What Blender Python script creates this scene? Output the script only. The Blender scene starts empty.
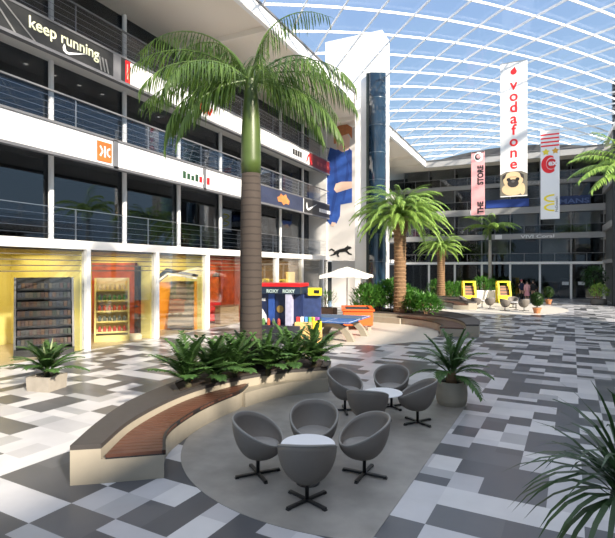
import bpy, math, random
from mathutils import Vector, Matrix, Euler

# ------------------------------------------------------------------ set-up
sc = bpy.context.scene
COL = sc.collection
PI = math.pi
RND = random.Random(7)
ANG = math.radians(25.6)            # the camera looks this far left of the hall's axis (+Y)
SA, CA = math.sin(ANG), math.cos(ANG)
FPX, CAMH = 485.0, 2.7


def at(u, depth):
    """plan position of image column u at a distance along the optical axis"""
    r = (u - 307.5) / FPX * depth
    return (r * CA - depth * SA, r * SA + depth * CA)


def gp(u, v, h=0.0):
    return at(u, (CAMH - h) * FPX / (v - 269.0))


def Yleft(u, X=-13.4):
    d = -X
    return FPX * d / (CA * CA * (540.0 - u)) - d * SA / CA


# ------------------------------------------------------------------ materials
MATS = {}


def mat(name, col, rough=0.6, metal=0.0, var=0.0, scale=8.0, spec=0.5, emit=None, bump=0.0, coat=0.0):
    if name in MATS:
        return MATS[name]
    m = bpy.data.materials.new(name)
    m.use_nodes = True
    nt = m.node_tree
    b = nt.nodes['Principled BSDF']
    b.inputs['Base Color'].default_value = (*col, 1)
    b.inputs['Roughness'].default_value = rough
    b.inputs['Metallic'].default_value = metal
    b.inputs['Specular IOR Level'].default_value = spec
    if coat:
        b.inputs['Coat Weight'].default_value = coat
    if emit:
        b.inputs['Emission Color'].default_value = (*col, 1)
        b.inputs['Emission Strength'].default_value = emit
    if var or bump:
        tc = nt.nodes.new('ShaderNodeTexCoord')
        no = nt.nodes.new('ShaderNodeTexNoise')
        no.inputs['Scale'].default_value = scale
        no.inputs['Detail'].default_value = 4
        nt.links.new(tc.outputs['Object'], no.inputs['Vector'])
        if var:
            mx = nt.nodes.new('ShaderNodeMix')
            mx.data_type = 'RGBA'
            mx.inputs['A'].default_value = (*[max(0, c * (1 - var)) for c in col], 1)
            mx.inputs['B'].default_value = (*[min(1, c * (1 + var)) for c in col], 1)
            nt.links.new(no.outputs['Fac'], mx.inputs['Factor'])
            nt.links.new(mx.outputs['Result'], b.inputs['Base Color'])
        if bump:
            bp = nt.nodes.new('ShaderNodeBump')
            bp.inputs['Strength'].default_value = bump
            bp.inputs['Distance'].default_value = 0.02
            nt.links.new(no.outputs['Fac'], bp.inputs['Height'])
            nt.links.new(bp.outputs['Normal'], b.inputs['Normal'])
    MATS[name] = m
    return m


def stripe_mat(name, c1, c2, axis, period, width, rough=0.6):
    """two colours in bands along an object axis (slats, ring scars, cabinet lines)"""
    m = bpy.data.materials.new(name)
    m.use_nodes = True
    nt = m.node_tree
    b = nt.nodes['Principled BSDF']
    b.inputs['Roughness'].default_value = rough
    tc = nt.nodes.new('ShaderNodeTexCoord')
    sp = nt.nodes.new('ShaderNodeSeparateXYZ')
    nt.links.new(tc.outputs['Object'], sp.inputs[0])
    no = nt.nodes.new('ShaderNodeTexNoise')
    no.inputs['Scale'].default_value = 6
    nt.links.new(tc.outputs['Object'], no.inputs['Vector'])
    ad = nt.nodes.new('ShaderNodeMath'); ad.operation = 'MULTIPLY_ADD'
    nt.links.new(no.outputs['Fac'], ad.inputs[0]); ad.inputs[1].default_value = period * 0.25
    nt.links.new(sp.outputs[axis], ad.inputs[2])
    md = nt.nodes.new('ShaderNodeMath'); md.operation = 'FLOORED_MODULO'
    nt.links.new(ad.outputs[0], md.inputs[0]); md.inputs[1].default_value = period
    lt = nt.nodes.new('ShaderNodeMath'); lt.operation = 'LESS_THAN'
    nt.links.new(md.outputs[0], lt.inputs[0]); lt.inputs[1].default_value = width
    mx = nt.nodes.new('ShaderNodeMix'); mx.data_type = 'RGBA'
    mx.inputs['A'].default_value = (*c1, 1); mx.inputs['B'].default_value = (*c2, 1)
    nt.links.new(lt.outputs[0], mx.inputs['Factor'])
    nt.links.new(mx.outputs['Result'], b.inputs['Base Color'])
    MATS[name] = m
    return m


def glass_mat(name, tint, refl=0.06, rough=0.02, rise=0.45):
    """thin sheet glass: see-through with a fresnel reflection"""
    m = bpy.data.materials.new(name)
    m.use_nodes = True
    nt = m.node_tree
    for n in list(nt.nodes):
        if n.type != 'OUTPUT_MATERIAL':
            nt.nodes.remove(n)
    out = [n for n in nt.nodes if n.type == 'OUTPUT_MATERIAL'][0]
    t = nt.nodes.new('ShaderNodeBsdfTransparent'); t.inputs[0].default_value = (*tint, 1)
    g = nt.nodes.new('ShaderNodeBsdfGlossy'); g.inputs['Roughness'].default_value = rough
    g.inputs['Color'].default_value = (0.95, 0.97, 1, 1)
    lw = nt.nodes.new('ShaderNodeLayerWeight'); lw.inputs['Blend'].default_value = 0.25
    mr = nt.nodes.new('ShaderNodeMapRange')
    mr.inputs['To Min'].default_value = refl; mr.inputs['To Max'].default_value = min(0.9, refl + rise)
    nt.links.new(lw.outputs['Fresnel'], mr.inputs['Value'])
    mx = nt.nodes.new('ShaderNodeMixShader')
    nt.links.new(mr.outputs[0], mx.inputs[0])
    nt.links.new(t.outputs[0], mx.inputs[1]); nt.links.new(g.outputs[0], mx.inputs[2])
    nt.links.new(mx.outputs[0], out.inputs['Surface'])
    MATS[name] = m
    return m


def leaf_mat(name, c1, c2, rough=0.45, trans=0.25):
    m = bpy.data.materials.new(name)
    m.use_nodes = True
    nt = m.node_tree
    b = nt.nodes['Principled BSDF']
    b.inputs['Roughness'].default_value = rough
    out = [n for n in nt.nodes if n.type == 'OUTPUT_MATERIAL'][0]
    ge = nt.nodes.new('ShaderNodeNewGeometry')
    no = nt.nodes.new('ShaderNodeTexNoise'); no.inputs['Scale'].default_value = 3.0
    nt.links.new(ge.outputs['Position'], no.inputs['Vector'])
    md = nt.nodes.new('ShaderNodeMath'); md.operation = 'MULTIPLY_ADD'
    nt.links.new(ge.outputs['Random Per Island'], md.inputs[0]); md.inputs[1].default_value = 0.6
    nt.links.new(no.outputs['Fac'], md.inputs[2])
    sb = nt.nodes.new('ShaderNodeMath'); sb.operation = 'SUBTRACT'; sb.use_clamp = True
    nt.links.new(md.outputs[0], sb.inputs[0]); sb.inputs[1].default_value = 0.3
    mx = nt.nodes.new('ShaderNodeMix'); mx.data_type = 'RGBA'
    mx.inputs['A'].default_value = (*c1, 1); mx.inputs['B'].default_value = (*c2, 1)
    nt.links.new(sb.outputs[0], mx.inputs['Factor'])
    nt.links.new(mx.outputs['Result'], b.inputs['Base Color'])
    tr = nt.nodes.new('ShaderNodeBsdfTranslucent')
    nt.links.new(mx.outputs['Result'], tr.inputs['Color'])
    ms = nt.nodes.new('ShaderNodeMixShader'); ms.inputs[0].default_value = trans
    nt.links.new(b.outputs[0], ms.inputs[1]); nt.links.new(tr.outputs[0], ms.inputs[2])
    nt.links.new(ms.outputs[0], out.inputs['Surface'])
    MATS[name] = m
    return m


# ------------------------------------------------------------------ mesh builder
class MB:
    def __init__(self):
        self.v = []; self.f = []; self.mi = []; self.cur = 0

    def add(self, vs, fs):
        o = len(self.v)
        self.v += [tuple(p) for p in vs]
        for f in fs:
            self.f.append(tuple(i + o for i in f)); self.mi.append(self.cur)
        return self

    def box(self, x0, x1, y0, y1, z0, z1):
        vs = [(x, y, z) for z in (z0, z1) for y in (y0, y1) for x in (x0, x1)]
        return self.add(vs, [(0, 2, 3, 1), (4, 5, 7, 6), (0, 1, 5, 4), (2, 6, 7, 3), (0, 4, 6, 2), (1, 3, 7, 5)])

    def obox(self, c, sx, sy, sz, rz=0.0, M=None):
        R = M if M else Matrix.Rotation(rz, 3, 'Z')
        vs = [Vector(c) + R @ Vector((x * sx / 2, y * sy / 2, z * sz / 2)) for z in (-1, 1) for y in (-1, 1) for x in (-1, 1)]
        return self.add(vs, [(0, 2, 3, 1), (4, 5, 7, 6), (0, 1, 5, 4), (2, 6, 7, 3), (0, 4, 6, 2), (1, 3, 7, 5)])

    def tube(self, pts, r, n=8, cap=True):
        pts = [Vector(p) for p in pts]
        rs = r if isinstance(r, (list, tuple)) else [r] * len(pts)
        vs = []; fs = []
        for i, p in enumerate(pts):
            d = (pts[min(i + 1, len(pts) - 1)] - pts[max(i - 1, 0)]).normalized()
            a = d.cross(Vector((0, 0, 1)))
            if a.length < 1e-3:
                a = Vector((1, 0, 0))
            a.normalize(); b = a.cross(d)
            for k in range(n):
                t = 2 * PI * k / n
                vs.append(p + (a * math.cos(t) + b * math.sin(t)) * rs[i])
        for i in range(len(pts) - 1):
            for k in range(n):
                k2 = (k + 1) % n
                fs.append((i * n + k, i * n + k2, (i + 1) * n + k2, (i + 1) * n + k))
        if cap:
            fs.append(tuple(range(n - 1, -1, -1)))
            fs.append(tuple((len(pts) - 1) * n + k for k in range(n)))
        return self.add(vs, fs)

    def lathe(self, prof, n=24, c=(0, 0, 0), cap=True):
        vs = []; fs = []
        for r, z in prof:
            for k in range(n):
                t = 2 * PI * k / n
                vs.append((c[0] + r * math.cos(t), c[1] + r * math.sin(t), c[2] + z))
        for i in range(len(prof) - 1):
            for k in range(n):
                k2 = (k + 1) % n
                fs.append((i * n + k, i * n + k2, (i + 1) * n + k2, (i + 1) * n + k))
        if cap:
            fs.append(tuple(range(n - 1, -1, -1)))
            fs.append(tuple((len(prof) - 1) * n + k for k in range(n)))
        return self.add(vs, fs)

    def sphere(self, c, rx, ry, rz, n=14, m=8):
        prof = []
        vs = []; fs = []
        for i in range(m + 1):
            t = PI * i / m
            for k in range(n):
                a = 2 * PI * k / n
                vs.append((c[0] + rx * math.sin(t) * math.cos(a), c[1] + ry * math.sin(t) * math.sin(a), c[2] - rz * math.cos(t)))
        for i in range(m):
            for k in range(n):
                k2 = (k + 1) % n
                fs.append((i * n + k, i * n + k2, (i + 1) * n + k2, (i + 1) * n + k))
        return self.add(vs, fs)

    def prism(self, poly, z0, z1):
        """vertical prism on a plan polygon (counter-clockwise)"""
        n = len(poly)
        vs = [(p[0], p[1], z0) for p in poly] + [(p[0], p[1], z1) for p in poly]
        fs = [tuple(range(n - 1, -1, -1)), tuple(range(n, 2 * n))]
        for i in range(n):
            j = (i + 1) % n
            fs.append((i, j, n + j, n + i))
        return self.add(vs, fs)

    def strip(self, a, b, z0, z1):
        """solid band between two plan curves with the same number of points"""
        n = len(a)
        vs = [(p[0], p[1], z0) for p in a] + [(p[0], p[1], z0) for p in b] + [(p[0], p[1], z1) for p in a] + [(p[0], p[1], z1) for p in b]
        fs = []
        for i in range(n - 1):
            fs += [(i, i + 1, n + i + 1, n + i), (2 * n + i, 3 * n + i, 3 * n + i + 1, 2 * n + i + 1),
                   (i, 2 * n + i, 2 * n + i + 1, i + 1), (n + i, n + i + 1, 3 * n + i + 1, 3 * n + i)]
        fs += [(0, n, 3 * n, 2 * n), (n - 1, 3 * n - 1, 4 * n - 1, 2 * n - 1)]
        return self.add(vs, fs)

    def flat(self, poly, o, ax, ay, th=0.01):
        """thin extruded polygon drawn in a plane through o with axes ax, ay"""
        o, ax, ay = Vector(o), Vector(ax), Vector(ay)
        nrm = ax.cross(ay).normalized() * th
        n = len(poly)
        vs = [o + ax * p[0] + ay * p[1] for p in poly]
        vs += [v + nrm for v in vs]
        fs = [tuple(range(n - 1, -1, -1)), tuple(range(n, 2 * n))]
        for i in range(n):
            j = (i + 1) % n
            fs.append((i, j, n + j, n + i))
        return self.add(vs, fs)

    def blade(self, p0, d, length, width, droop, up=Vector((0, 0, 1)), seg=2, fold=0.0):
        """one leaf: starts at p0 along d, bends down, ends in a point"""
        d = d.normalized()
        side = d.cross(up)
        if side.length < 1e-3:
            side = Vector((1, 0, 0))
        side.normalize()
        vs = []; fs = []
        ws = {1: [0.5], 2: [0.55, 1.0], 3: [0.5, 1.0, 0.75], 4: [0.5, 0.9, 1.0, 0.7], 5: [0.5, 0.85, 1.0, 0.85, 0.55]}[seg]
        p = Vector(p0); step = length / seg
        for i in range(seg):
            w = width * ws[i] / 2
            if i:
                p = p + d * step
                d = (d + Vector((0, 0, -droop / seg))).normalized()
            vs += [p - side * w, p + side * w]
        p = p + d * step
        vs.append(p)
        for i in range(seg - 1):
            fs.append((2 * i, 2 * i + 1, 2 * i + 3, 2 * i + 2))
        fs.append((2 * seg - 2, 2 * seg - 1, 2 * seg))
        return self.add(vs, fs)

    def build(self, name, m, parent=None, loc=(0, 0, 0), rz=0.0, smooth=False):
        me = bpy.data.meshes.new(name)
        me.from_pydata([tuple(p) for p in self.v], [], self.f)
        ms = m if isinstance(m, (list, tuple)) else [m]
        for x in ms:
            me.materials.append(x)
        if len(ms) > 1:
            me.polygons.foreach_set('material_index', self.mi)
        if smooth:
            me.polygons.foreach_set('use_smooth', [True] * len(me.polygons))
        me.update()
        o = bpy.data.objects.new(name, me)
        COL.objects.link(o)
        o.location = loc
        o.rotation_euler = (0, 0, rz)
        if parent:
            o.parent = parent
        return o


def bevel(o, w=0.01, seg=2):
    md = o.modifiers.new('bevel', 'BEVEL'); md.width = w; md.segments = seg; md.limit_method = 'ANGLE'
    return o


def tag(o, label=None, cat=None, group=None, kind=None):
    if label: o['label'] = label
    if cat: o['category'] = cat
    if group: o['group'] = group
    if kind: o['kind'] = kind
    return o


def empty(name, loc, rz=0.0, label=None, cat=None, group=None):
    o = bpy.data.objects.new(name, None)
    o.empty_display_size = 0.1
    COL.objects.link(o)
    o.location = loc; o.rotation_euler = (0, 0, rz)
    return tag(o, label, cat, group)


def copy_tree(o, parent=None):
    c = o.copy(); COL.objects.link(c)
    if parent: c.parent = parent
    for ch in list(o.children):
        copy_tree(ch, c)
    return c


def struct(name, mb, m, **k):
    o = mb.build(name, m, **k)
    o['kind'] = 'structure'
    return o


def text(name, body, size, m, origin, ax, ay, parent=None, th=0.012, offset=0.0, align='LEFT', sx=1.0, shear=0.0):
    """lettering as a real mesh standing on a plane with axes ax (reading direction) and ay (up)"""
    cu = bpy.data.curves.new(name, 'FONT')
    cu.body = body; cu.size = size; cu.extrude = th / 2; cu.offset = offset; cu.align_x = align; cu.shear = shear
    cu.resolution_u = 4
    ob = bpy.data.objects.new(name, cu); COL.objects.link(ob)
    bpy.context.view_layer.update()
    me = bpy.data.meshes.new_from_object(ob.evaluated_get(bpy.context.evaluated_depsgraph_get()))
    bpy.data.objects.remove(ob); bpy.data.curves.remove(cu)
    ax, ay = Vector(ax).normalized(), Vector(ay).normalized()
    nz = ax.cross(ay)
    o3 = Vector(origin)
    for v in me.vertices:
        p = v.co.copy()
        v.co = o3 + ax * (p.x * sx) + ay * p.y + nz * (p.z + th / 2)
    me.materials.clear(); me.materials.append(m)
    o = bpy.data.objects.new(name, me); COL.objects.link(o)
    if parent: o.parent = parent
    return o


def crom(pts, n=10):
    """Catmull-Rom through plan points"""
    P = [Vector((*p, 0)) if len(p) == 2 else Vector(p) for p in pts]
    P = [P[0] * 2 - P[1]] + P + [P[-1] * 2 - P[-2]]
    out = []
    for i in range(1, len(P) - 2):
        for k in range(n):
            t = k / n
            a, b, c, d = P[i - 1], P[i], P[i + 1], P[i + 2]
            out.append(0.5 * ((2 * b) + (c - a) * t + (2 * a - 5 * b + 4 * c - d) * t * t + (3 * b - a - 3 * c + d) * t ** 3))
    out.append(P[-2])
    return out


def resample(pts, n):
    L = [0.0]
    for a, b in zip(pts, pts[1:]):
        L.append(L[-1] + (b - a).length)
    out = []; j = 0
    for i in range(n):
        s = L[-1] * i / (n - 1)
        while j < len(pts) - 2 and L[j + 1] < s:
            j += 1
        t = (s - L[j]) / max(1e-9, L[j + 1] - L[j])
        out.append(pts[j].lerp(pts[j + 1], min(1, t)))
    return out


def circ(cx, cy, r, n=20, a0=0, a1=2 * PI, ry=None):
    ry = r if ry is None else ry
    k = n if abs(a1 - a0 - 2 * PI) < 1e-6 else n - 1
    return [(cx + r * math.cos(a0 + (a1 - a0) * i / k), cy + ry * math.sin(a0 + (a1 - a0) * i / k)) for i in range(n)]


XA, YA, ZA = (1, 0, 0), (0, 1, 0), (0, 0, 1)

# ------------------------------------------------------------------ palette
WHITE = mat('white_render', (0.78, 0.76, 0.73), 0.6, var=0.03)
BAND = mat('white_panel', (0.91, 0.90, 0.88), 0.45, var=0.02)
GREYTRIM = mat('grey_trim', (0.16, 0.16, 0.17), 0.45)
SOFFIT = mat('soffit', (0.87, 0.80, 0.69), 0.7)
FARBAND = mat('far_band', (0.33, 0.33, 0.33), 0.6, var=0.05)
COLM = mat('column_paint', (0.86, 0.85, 0.83), 0.5)
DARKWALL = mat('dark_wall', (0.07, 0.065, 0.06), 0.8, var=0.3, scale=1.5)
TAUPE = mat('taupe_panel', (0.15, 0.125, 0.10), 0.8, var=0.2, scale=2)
STEEL = mat('steel', (0.45, 0.46, 0.48), 0.3, metal=0.9)
BLACK = mat('black_metal', (0.015, 0.015, 0.016), 0.4)
GLASSD = glass_mat('tinted_glass', (0.33, 0.36, 0.40), 0.07)
GLASSS = glass_mat('shop_glass', (0.92, 0.93, 0.93), 0.03)
GLASSR = glass_mat('rail_glass', (0.82, 0.84, 0.87), 0.01, rise=0.15)
GLASSROOF = glass_mat('roof_glass', (0.95, 0.97, 1.0), 0.0)
FARGLASS = glass_mat('far_glass', (0.62, 0.64, 0.66), 0.02)
TOWERGLASS = mat('tower_glass', (0.012, 0.03, 0.055), 0.06, spec=1.0)
RIB = mat('rib_paint', (0.97, 0.975, 0.98), 0.4)
YEL = mat('yellow_wall', (0.80, 0.72, 0.26), 0.7, var=0.06, scale=1)
ORANGEWALL = mat('orange_wall', (0.55, 0.16, 0.03), 0.6, var=0.5, scale=3)
REDMURAL = mat('red_mural', (0.38, 0.07, 0.02), 0.6, var=0.85, scale=3.0)
BROWNWALL = mat('brown_wall', (0.30, 0.20, 0.11), 0.7, var=0.3, scale=2)
SHOPFLOOR = mat('shop_floor', (0.42, 0.34, 0.22), 0.35)
CONC = mat('concrete', (0.31, 0.275, 0.215), 0.55, var=0.10, scale=5, bump=0.05)
COPING = mat('dark_coping', (0.045, 0.040, 0.038), 0.55, var=0.2)
SOIL = mat('soil', (0.035, 0.022, 0.015), 0.95, var=0.4, scale=12, bump=0.6)
PAD = mat('concrete_paving', (0.235, 0.225, 0.21), 0.42, var=0.4, scale=3.0)
TERRA = mat('terracotta', (0.42, 0.17, 0.07), 0.7)
ORANGE = mat('orange_paint', (0.78, 0.13, 0.025), 0.4)
REDP = mat('red_paint', (0.62, 0.012, 0.015), 0.4)
REDI = mat('red_print', (0.80, 0.015, 0.02), 0.5)
NAVY = mat('navy_print', (0.012, 0.022, 0.075), 0.4, var=0.5, scale=5)
BLUEP = mat('blue_print', (0.03, 0.09, 0.36), 0.5, var=0.4, scale=3)
YELP = mat('yellow_paint', (0.85, 0.68, 0.03), 0.4)
CREAM = mat('cream', (0.80, 0.72, 0.52), 0.6)
INK = mat('black_print', (0.01, 0.01, 0.01), 0.5)
WPRINT = mat('white_print', (0.82, 0.82, 0.82), 0.5)
CHARC = mat('charcoal_panel', (0.022, 0.022, 0.022), 0.5, var=0.3)
PINKP = mat('pink_print', (0.80, 0.38, 0.38), 0.55, var=0.12, scale=3)
WOOD = stripe_mat('wood_slats', (0.17, 0.07, 0.035), (0.05, 0.02, 0.012), 1, 0.11, 0.022, 0.45)
FROND = leaf_mat('palm_leaf', (0.03, 0.075, 0.014), (0.15, 0.25, 0.045), trans=0.35)
FROND2 = leaf_mat('date_palm_leaf', (0.10, 0.23, 0.035), (0.40, 0.56, 0.13), trans=0.35)
FERN = leaf_mat('fern_leaf', (0.022, 0.065, 0.018), (0.11, 0.22, 0.055), trans=0.3)
DRAC = leaf_mat('strap_leaf', (0.008, 0.024, 0.009), (0.035, 0.085, 0.022), rough=0.35)
BUSH = leaf_mat('bush_leaf', (0.03, 0.12, 0.02), (0.15, 0.36, 0.06), trans=0.35)
PALEBUD = leaf_mat('pale_bud', (0.25, 0.34, 0.15), (0.45, 0.5, 0.3))
TRUNKM = stripe_mat('ringed_bark', (0.048, 0.036, 0.029), (0.026, 0.019, 0.015), 2, 0.16, 0.03, 0.85)
SHAFT = mat('crownshaft', (0.065, 0.10, 0.022), 0.4, var=0.35, scale=3)
DATETRUNK = mat('date_bark', (0.21, 0.125, 0.065), 0.9, var=0.5, scale=9, bump=0.9)
GREYTRUNK = mat('grey_bark', (0.38, 0.34, 0.29), 0.85, var=0.2, scale=6)
CHAIRM = mat('grey_upholstery', (0.145, 0.128, 0.112), 0.6, var=0.05, scale=20)
CUSH = mat('chair_cushion', (0.22, 0.21, 0.2), 0.65, var=0.05, scale=20)
TABLEW = mat('white_table', (0.74, 0.75, 0.78), 0.3)
SKIN = mat('skin', (0.55, 0.33, 0.23), 0.6)

# ------------------------------------------------------------------ floor tiles
def tile_material():
    m = bpy.data.materials.new('floor_tiles'); m.use_nodes = True
    nt = m.node_tree; L = nt.links.new; N = nt.nodes.new
    b = nt.nodes['Principled BSDF']
    b.inputs['Roughness'].default_value = 0.30
    b.inputs['Specular IOR Level'].default_value = 0.35
    tc = N('ShaderNodeTexCoord')
    mp = N('ShaderNodeMapping'); mp.vector_type = 'TEXTURE'
    mp.inputs['Rotation'].default_value = (0, 0, math.radians(-3.0))
    mp.inputs['Location'].default_value = (0.12, 0.1, 0)
    L(tc.outputs['Object'], mp.inputs['Vector'])

    def cells(sx, sy):
        d = N('ShaderNodeVectorMath'); d.operation = 'DIVIDE'
        L(mp.outputs[0], d.inputs[0]); d.inputs[1].default_value = (sx, sy, 1e6)
        f = N('ShaderNodeVectorMath'); f.operation = 'FLOOR'
        L(d.outputs[0], f.inputs[0])
        w = N('ShaderNodeTexWhiteNoise'); w.noise_dimensions = '3D'
        L(f.outputs[0], w.inputs['Vector'])
        return d, w
    d1, w1 = cells(0.37, 0.25)
    d2, w2 = cells(0.37, 0.5)
    d3, w3 = cells(0.74, 0.5)
    d4, w4 = cells(0.74, 0.25)

    def pick(sel, lim, a, bb):
        g = N('ShaderNodeMath'); g.operation = 'GREATER_THAN'; L(sel, g.inputs[0]); g.inputs[1].default_value = lim
        x = N('ShaderNodeMix'); x.data_type = 'FLOAT'
        L(g.outputs[0], x.inputs['Factor']); L(a, x.inputs['A']); L(bb, x.inputs['B'])
        return x.outputs['Result']
    sp3 = N('ShaderNodeSeparateXYZ'); L(w3.outputs['Color'], sp3.inputs[0])
    v = pick(sp3.outputs[1], 0.34, w3.outputs['Value'], w2.outputs['Value'])
    v = pick(sp3.outputs[2], 0.84, v, w4.outputs['Value'])
    v = pick(sp3.outputs[0], 0.86, v, w1.outputs['Value'])
    cr = N('ShaderNodeValToRGB'); cr.color_ramp.interpolation = 'CONSTANT'
    e = cr.color_ramp.elements
    e[0].position = 0; e[0].color = (0.070, 0.073, 0.082, 1)
    e[1].position = 0.41; e[1].color = (0.45, 0.45, 0.47, 1)
    for p, c in ((0.62, (0.38, 0.38, 0.40)), (0.72, (0.50, 0.50, 0.51)), (0.91, (0.31, 0.315, 0.33)), (0.24, (0.090, 0.093, 0.102))):
        q = e.new(p); q.color = (*c, 1)
    L(v, cr.inputs['Fac'])
    no = N('ShaderNodeTexNoise'); no.inputs['Scale'].default_value = 2.5; no.inputs['Detail'].default_value = 5
    L(tc.outputs['Object'], no.inputs['Vector'])
    mr = N('ShaderNodeMapRange'); mr.inputs['To Min'].default_value = 0.86; mr.inputs['To Max'].default_value = 1.12
    L(no.outputs['Fac'], mr.inputs['Value'])
    mx = N('ShaderNodeVectorMath'); mx.operation = 'SCALE'
    L(cr.outputs['Color'], mx.inputs[0]); L(mr.outputs[0], mx.inputs['Scale'])
    L(mx.outputs[0], b.inputs['Base Color'])
    return m


TILES = tile_material()
struct('floor', MB().box(-13.55, 30, -14, 60, -0.3, 0.0), TILES)
cut = lambda y: -1.68 + 0.037 * y                      # the tiles cut the circle off along this line
pad = [(min(x, cut(y)), y) for x, y in circ(-2.4, 7.4, 2.95, 120)]
struct('floor_paving_circle', MB().prism(pad, 0.0, 0.006), PAD)
struct('floor_paving_plaza', MB().prism(circ(-7.6, 19.8, 3.9, 80), 0.0, 0.006), mat('plaza_paving', (0.50, 0.46, 0.40), 0.5, var=0.08, scale=4))
struct('floor_paving_terrace', MB().prism(circ(-3.9, 36.0, 5.6, 80), 0.0, 0.006), mat('terrace_paving', (0.52, 0.49, 0.44), 0.5, var=0.1, scale=4))

# ------------------------------------------------------------------ left building
XF, XG = -13.4, -14.97             # facade plane, set-back glass plane
S = 3.2
YK = lambda k: 11.28 + S * k       # ground floor columns
YU = lambda k: 11.0 + S * k        # upper columns
YEND = 31.5
Y0 = YK(-3)
nwin = [0]; ntrim = [0]


def window(mb, m, **k):
    nwin[0] += 1
    return struct('window_%d' % nwin[0], mb, m, **k)


def trim(mb, m, **k):
    ntrim[0] += 1
    return struct('trim_%d' % ntrim[0], mb, m, **k)


# slabs, parapet bands, back walls
struct('floor_first', MB().box(-20, XF, Y0, YEND, 3.34, 3.62).box(-20, XG, Y0, YEND, 3.62, 3.66), WHITE)
struct('floor_second', MB().box(-20, XF - 0.14, Y0, YEND, 6.72, 7.0), mat('slab_grey', (0.5, 0.49, 0.47), 0.7))
struct('floor_third', MB().box(-20, XF - 0.14, Y0, YEND, 9.71, 10.0), mat('slab_light', (0.8, 0.78, 0.74), 0.7))
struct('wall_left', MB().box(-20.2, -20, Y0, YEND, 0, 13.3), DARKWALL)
struct('wall_left_end', MB().box(-20, XF - 0.2, YEND - 0.02, YEND + 0.2, 0, 12.75), WHITE)
struct('wall_left_start', MB().box(-20, XF, Y0 - 0.2, Y0, 0, 12.75), WHITE)
for z0, z1 in ((6.28, 7.16), (9.38, 10.2)):
    trim(MB().box(XF - 0.14, XF, Y0, YEND, z0, z1), BAND if z0 < 7 else BAND)
    trim(MB().box(XF - 0.16, XF + 0.05, Y0, YEND, z1, z1 + 0.07), GREYTRIM)
    trim(MB().box(XF - 0.16, XF + 0.05, Y0, YEND, z0 - 0.09, z0), GREYTRIM)
# roof and its deep overhang
roofmb = MB().box(-20.2, -9.98, Y0 - 4, 46.7, 12.75, 12.97)
for k in range(-3, 12):
    roofmb.box(-13.4, -10.1, YU(k) * 1.0 - 0.12, YU(k) + 0.12, 12.52, 12.75) if k % 2 == 0 else None
struct('ceiling_left_overhang', roofmb, SOFFIT)
trim(MB().box(-9.98, -9.8, Y0 - 4, 46.7, 12.4, 12.98), BAND)
trim(MB().box(-20.2, -9.74, Y0 - 4, 46.7, 12.98, 13.05), GREYTRIM)

# columns: one per bay and storey
for k in range(-3, 7):
    y = YK(k)
    trim(MB().box(XF - 0.22, XF + 0.02, y - 0.08, y + 0.08, 0, 3.34), COLM)
for (z0, z1) in ((3.66, 6.72), (7.0, 9.71), (10.0, 12.75)):
    for k in range(-3, 7):
        y = YU(k)
        trim(MB().tube([(XG + 0.12, y, z0), (XG + 0.12, y, z1)], 0.09, 10), COLM)
# window sheets, one per bay and storey
for k in range(-3, 6):
    window(MB().box(XF - 0.13, XF - 0.11, YK(k) + 0.08, YK(k + 1) - 0.08, 0.0, 3.34), GLASSS)
window(MB().box(XF - 0.13, XF - 0.11, YK(6) + 0.08, YEND - 0.02, 0.0, 3.34), GLASSS)
for (z0, z1) in ((3.66, 6.72), (7.0, 9.71), (10.0, 12.75)):
    for k in range(-3, 6):
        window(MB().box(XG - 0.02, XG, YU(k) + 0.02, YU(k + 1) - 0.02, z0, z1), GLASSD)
    window(MB().box(XG - 0.02, XG, YU(6) + 0.02, YEND - 0.02, z0, z1), GLASSD)

# balcony railings: posts, wires and a sheet of glass per storey
for i, (z0, h, nm) in enumerate(((3.62, 1.0, 'first'), (7.23, 0.95, 'second'), (10.27, 0.95, 'third'))):
    e = empty('balcony_railing', (XF - 0.03, 0, z0), label='%s balcony railing of glass and wires along the left shop front' % {'first': 'lowest', 'second': 'middle', 'third': 'topmost'}[nm], cat='railing', group='balcony railings of the left building')
    for k in range(-3, 6):
        MB().box(-0.012, 0.0, YK(k) - 0.4, YK(k + 1) - 0.44, 0.06, h - 0.06).build('glass_panel', GLASSR, e)
        MB().tube([(-0.05, YK(k) - 0.42, 0), (-0.05, YK(k) - 0.42, h)], 0.022, 8).build('post', STEEL, e)
    MB().box(-0.05, 0.02, Y0, YEND, h - 0.05, h).build('handrail', GREYTRIM, e) if i else MB().box(-0.02, 0.01, Y0, YEND, h - 0.02, h).build('handrail', STEEL, e)
    for q in range(4):
        MB().box(-0.03, -0.018, Y0, YEND, 0.15 + q * 0.2, 0.162 + q * 0.2).build('wire', STEEL, e)

for k in range(11):
    o = MB().lathe([(0, 0), (0.06, 0), (0.07, 0.012), (0, 0.012)], 14, cap=False).build('downlight', mat('lamp_white', (1.0, 0.95, 0.85), 0.4, emit=2.5), None, (-14.1, 7.6 + k * 1.066, 9.698))
    tag(o, 'tiny round downlight set in the soffit under the keep running banner level', 'light', 'soffit downlights')

# upper interiors: partition panels behind the glass
def backdrop(k, z0, z1, m, dx=1.2):
    trim(MB().box(XG - dx - 0.08, XG - dx, YU(k) + 0.15, YU(k + 1) - 0.15, z0, z1), m)


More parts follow.
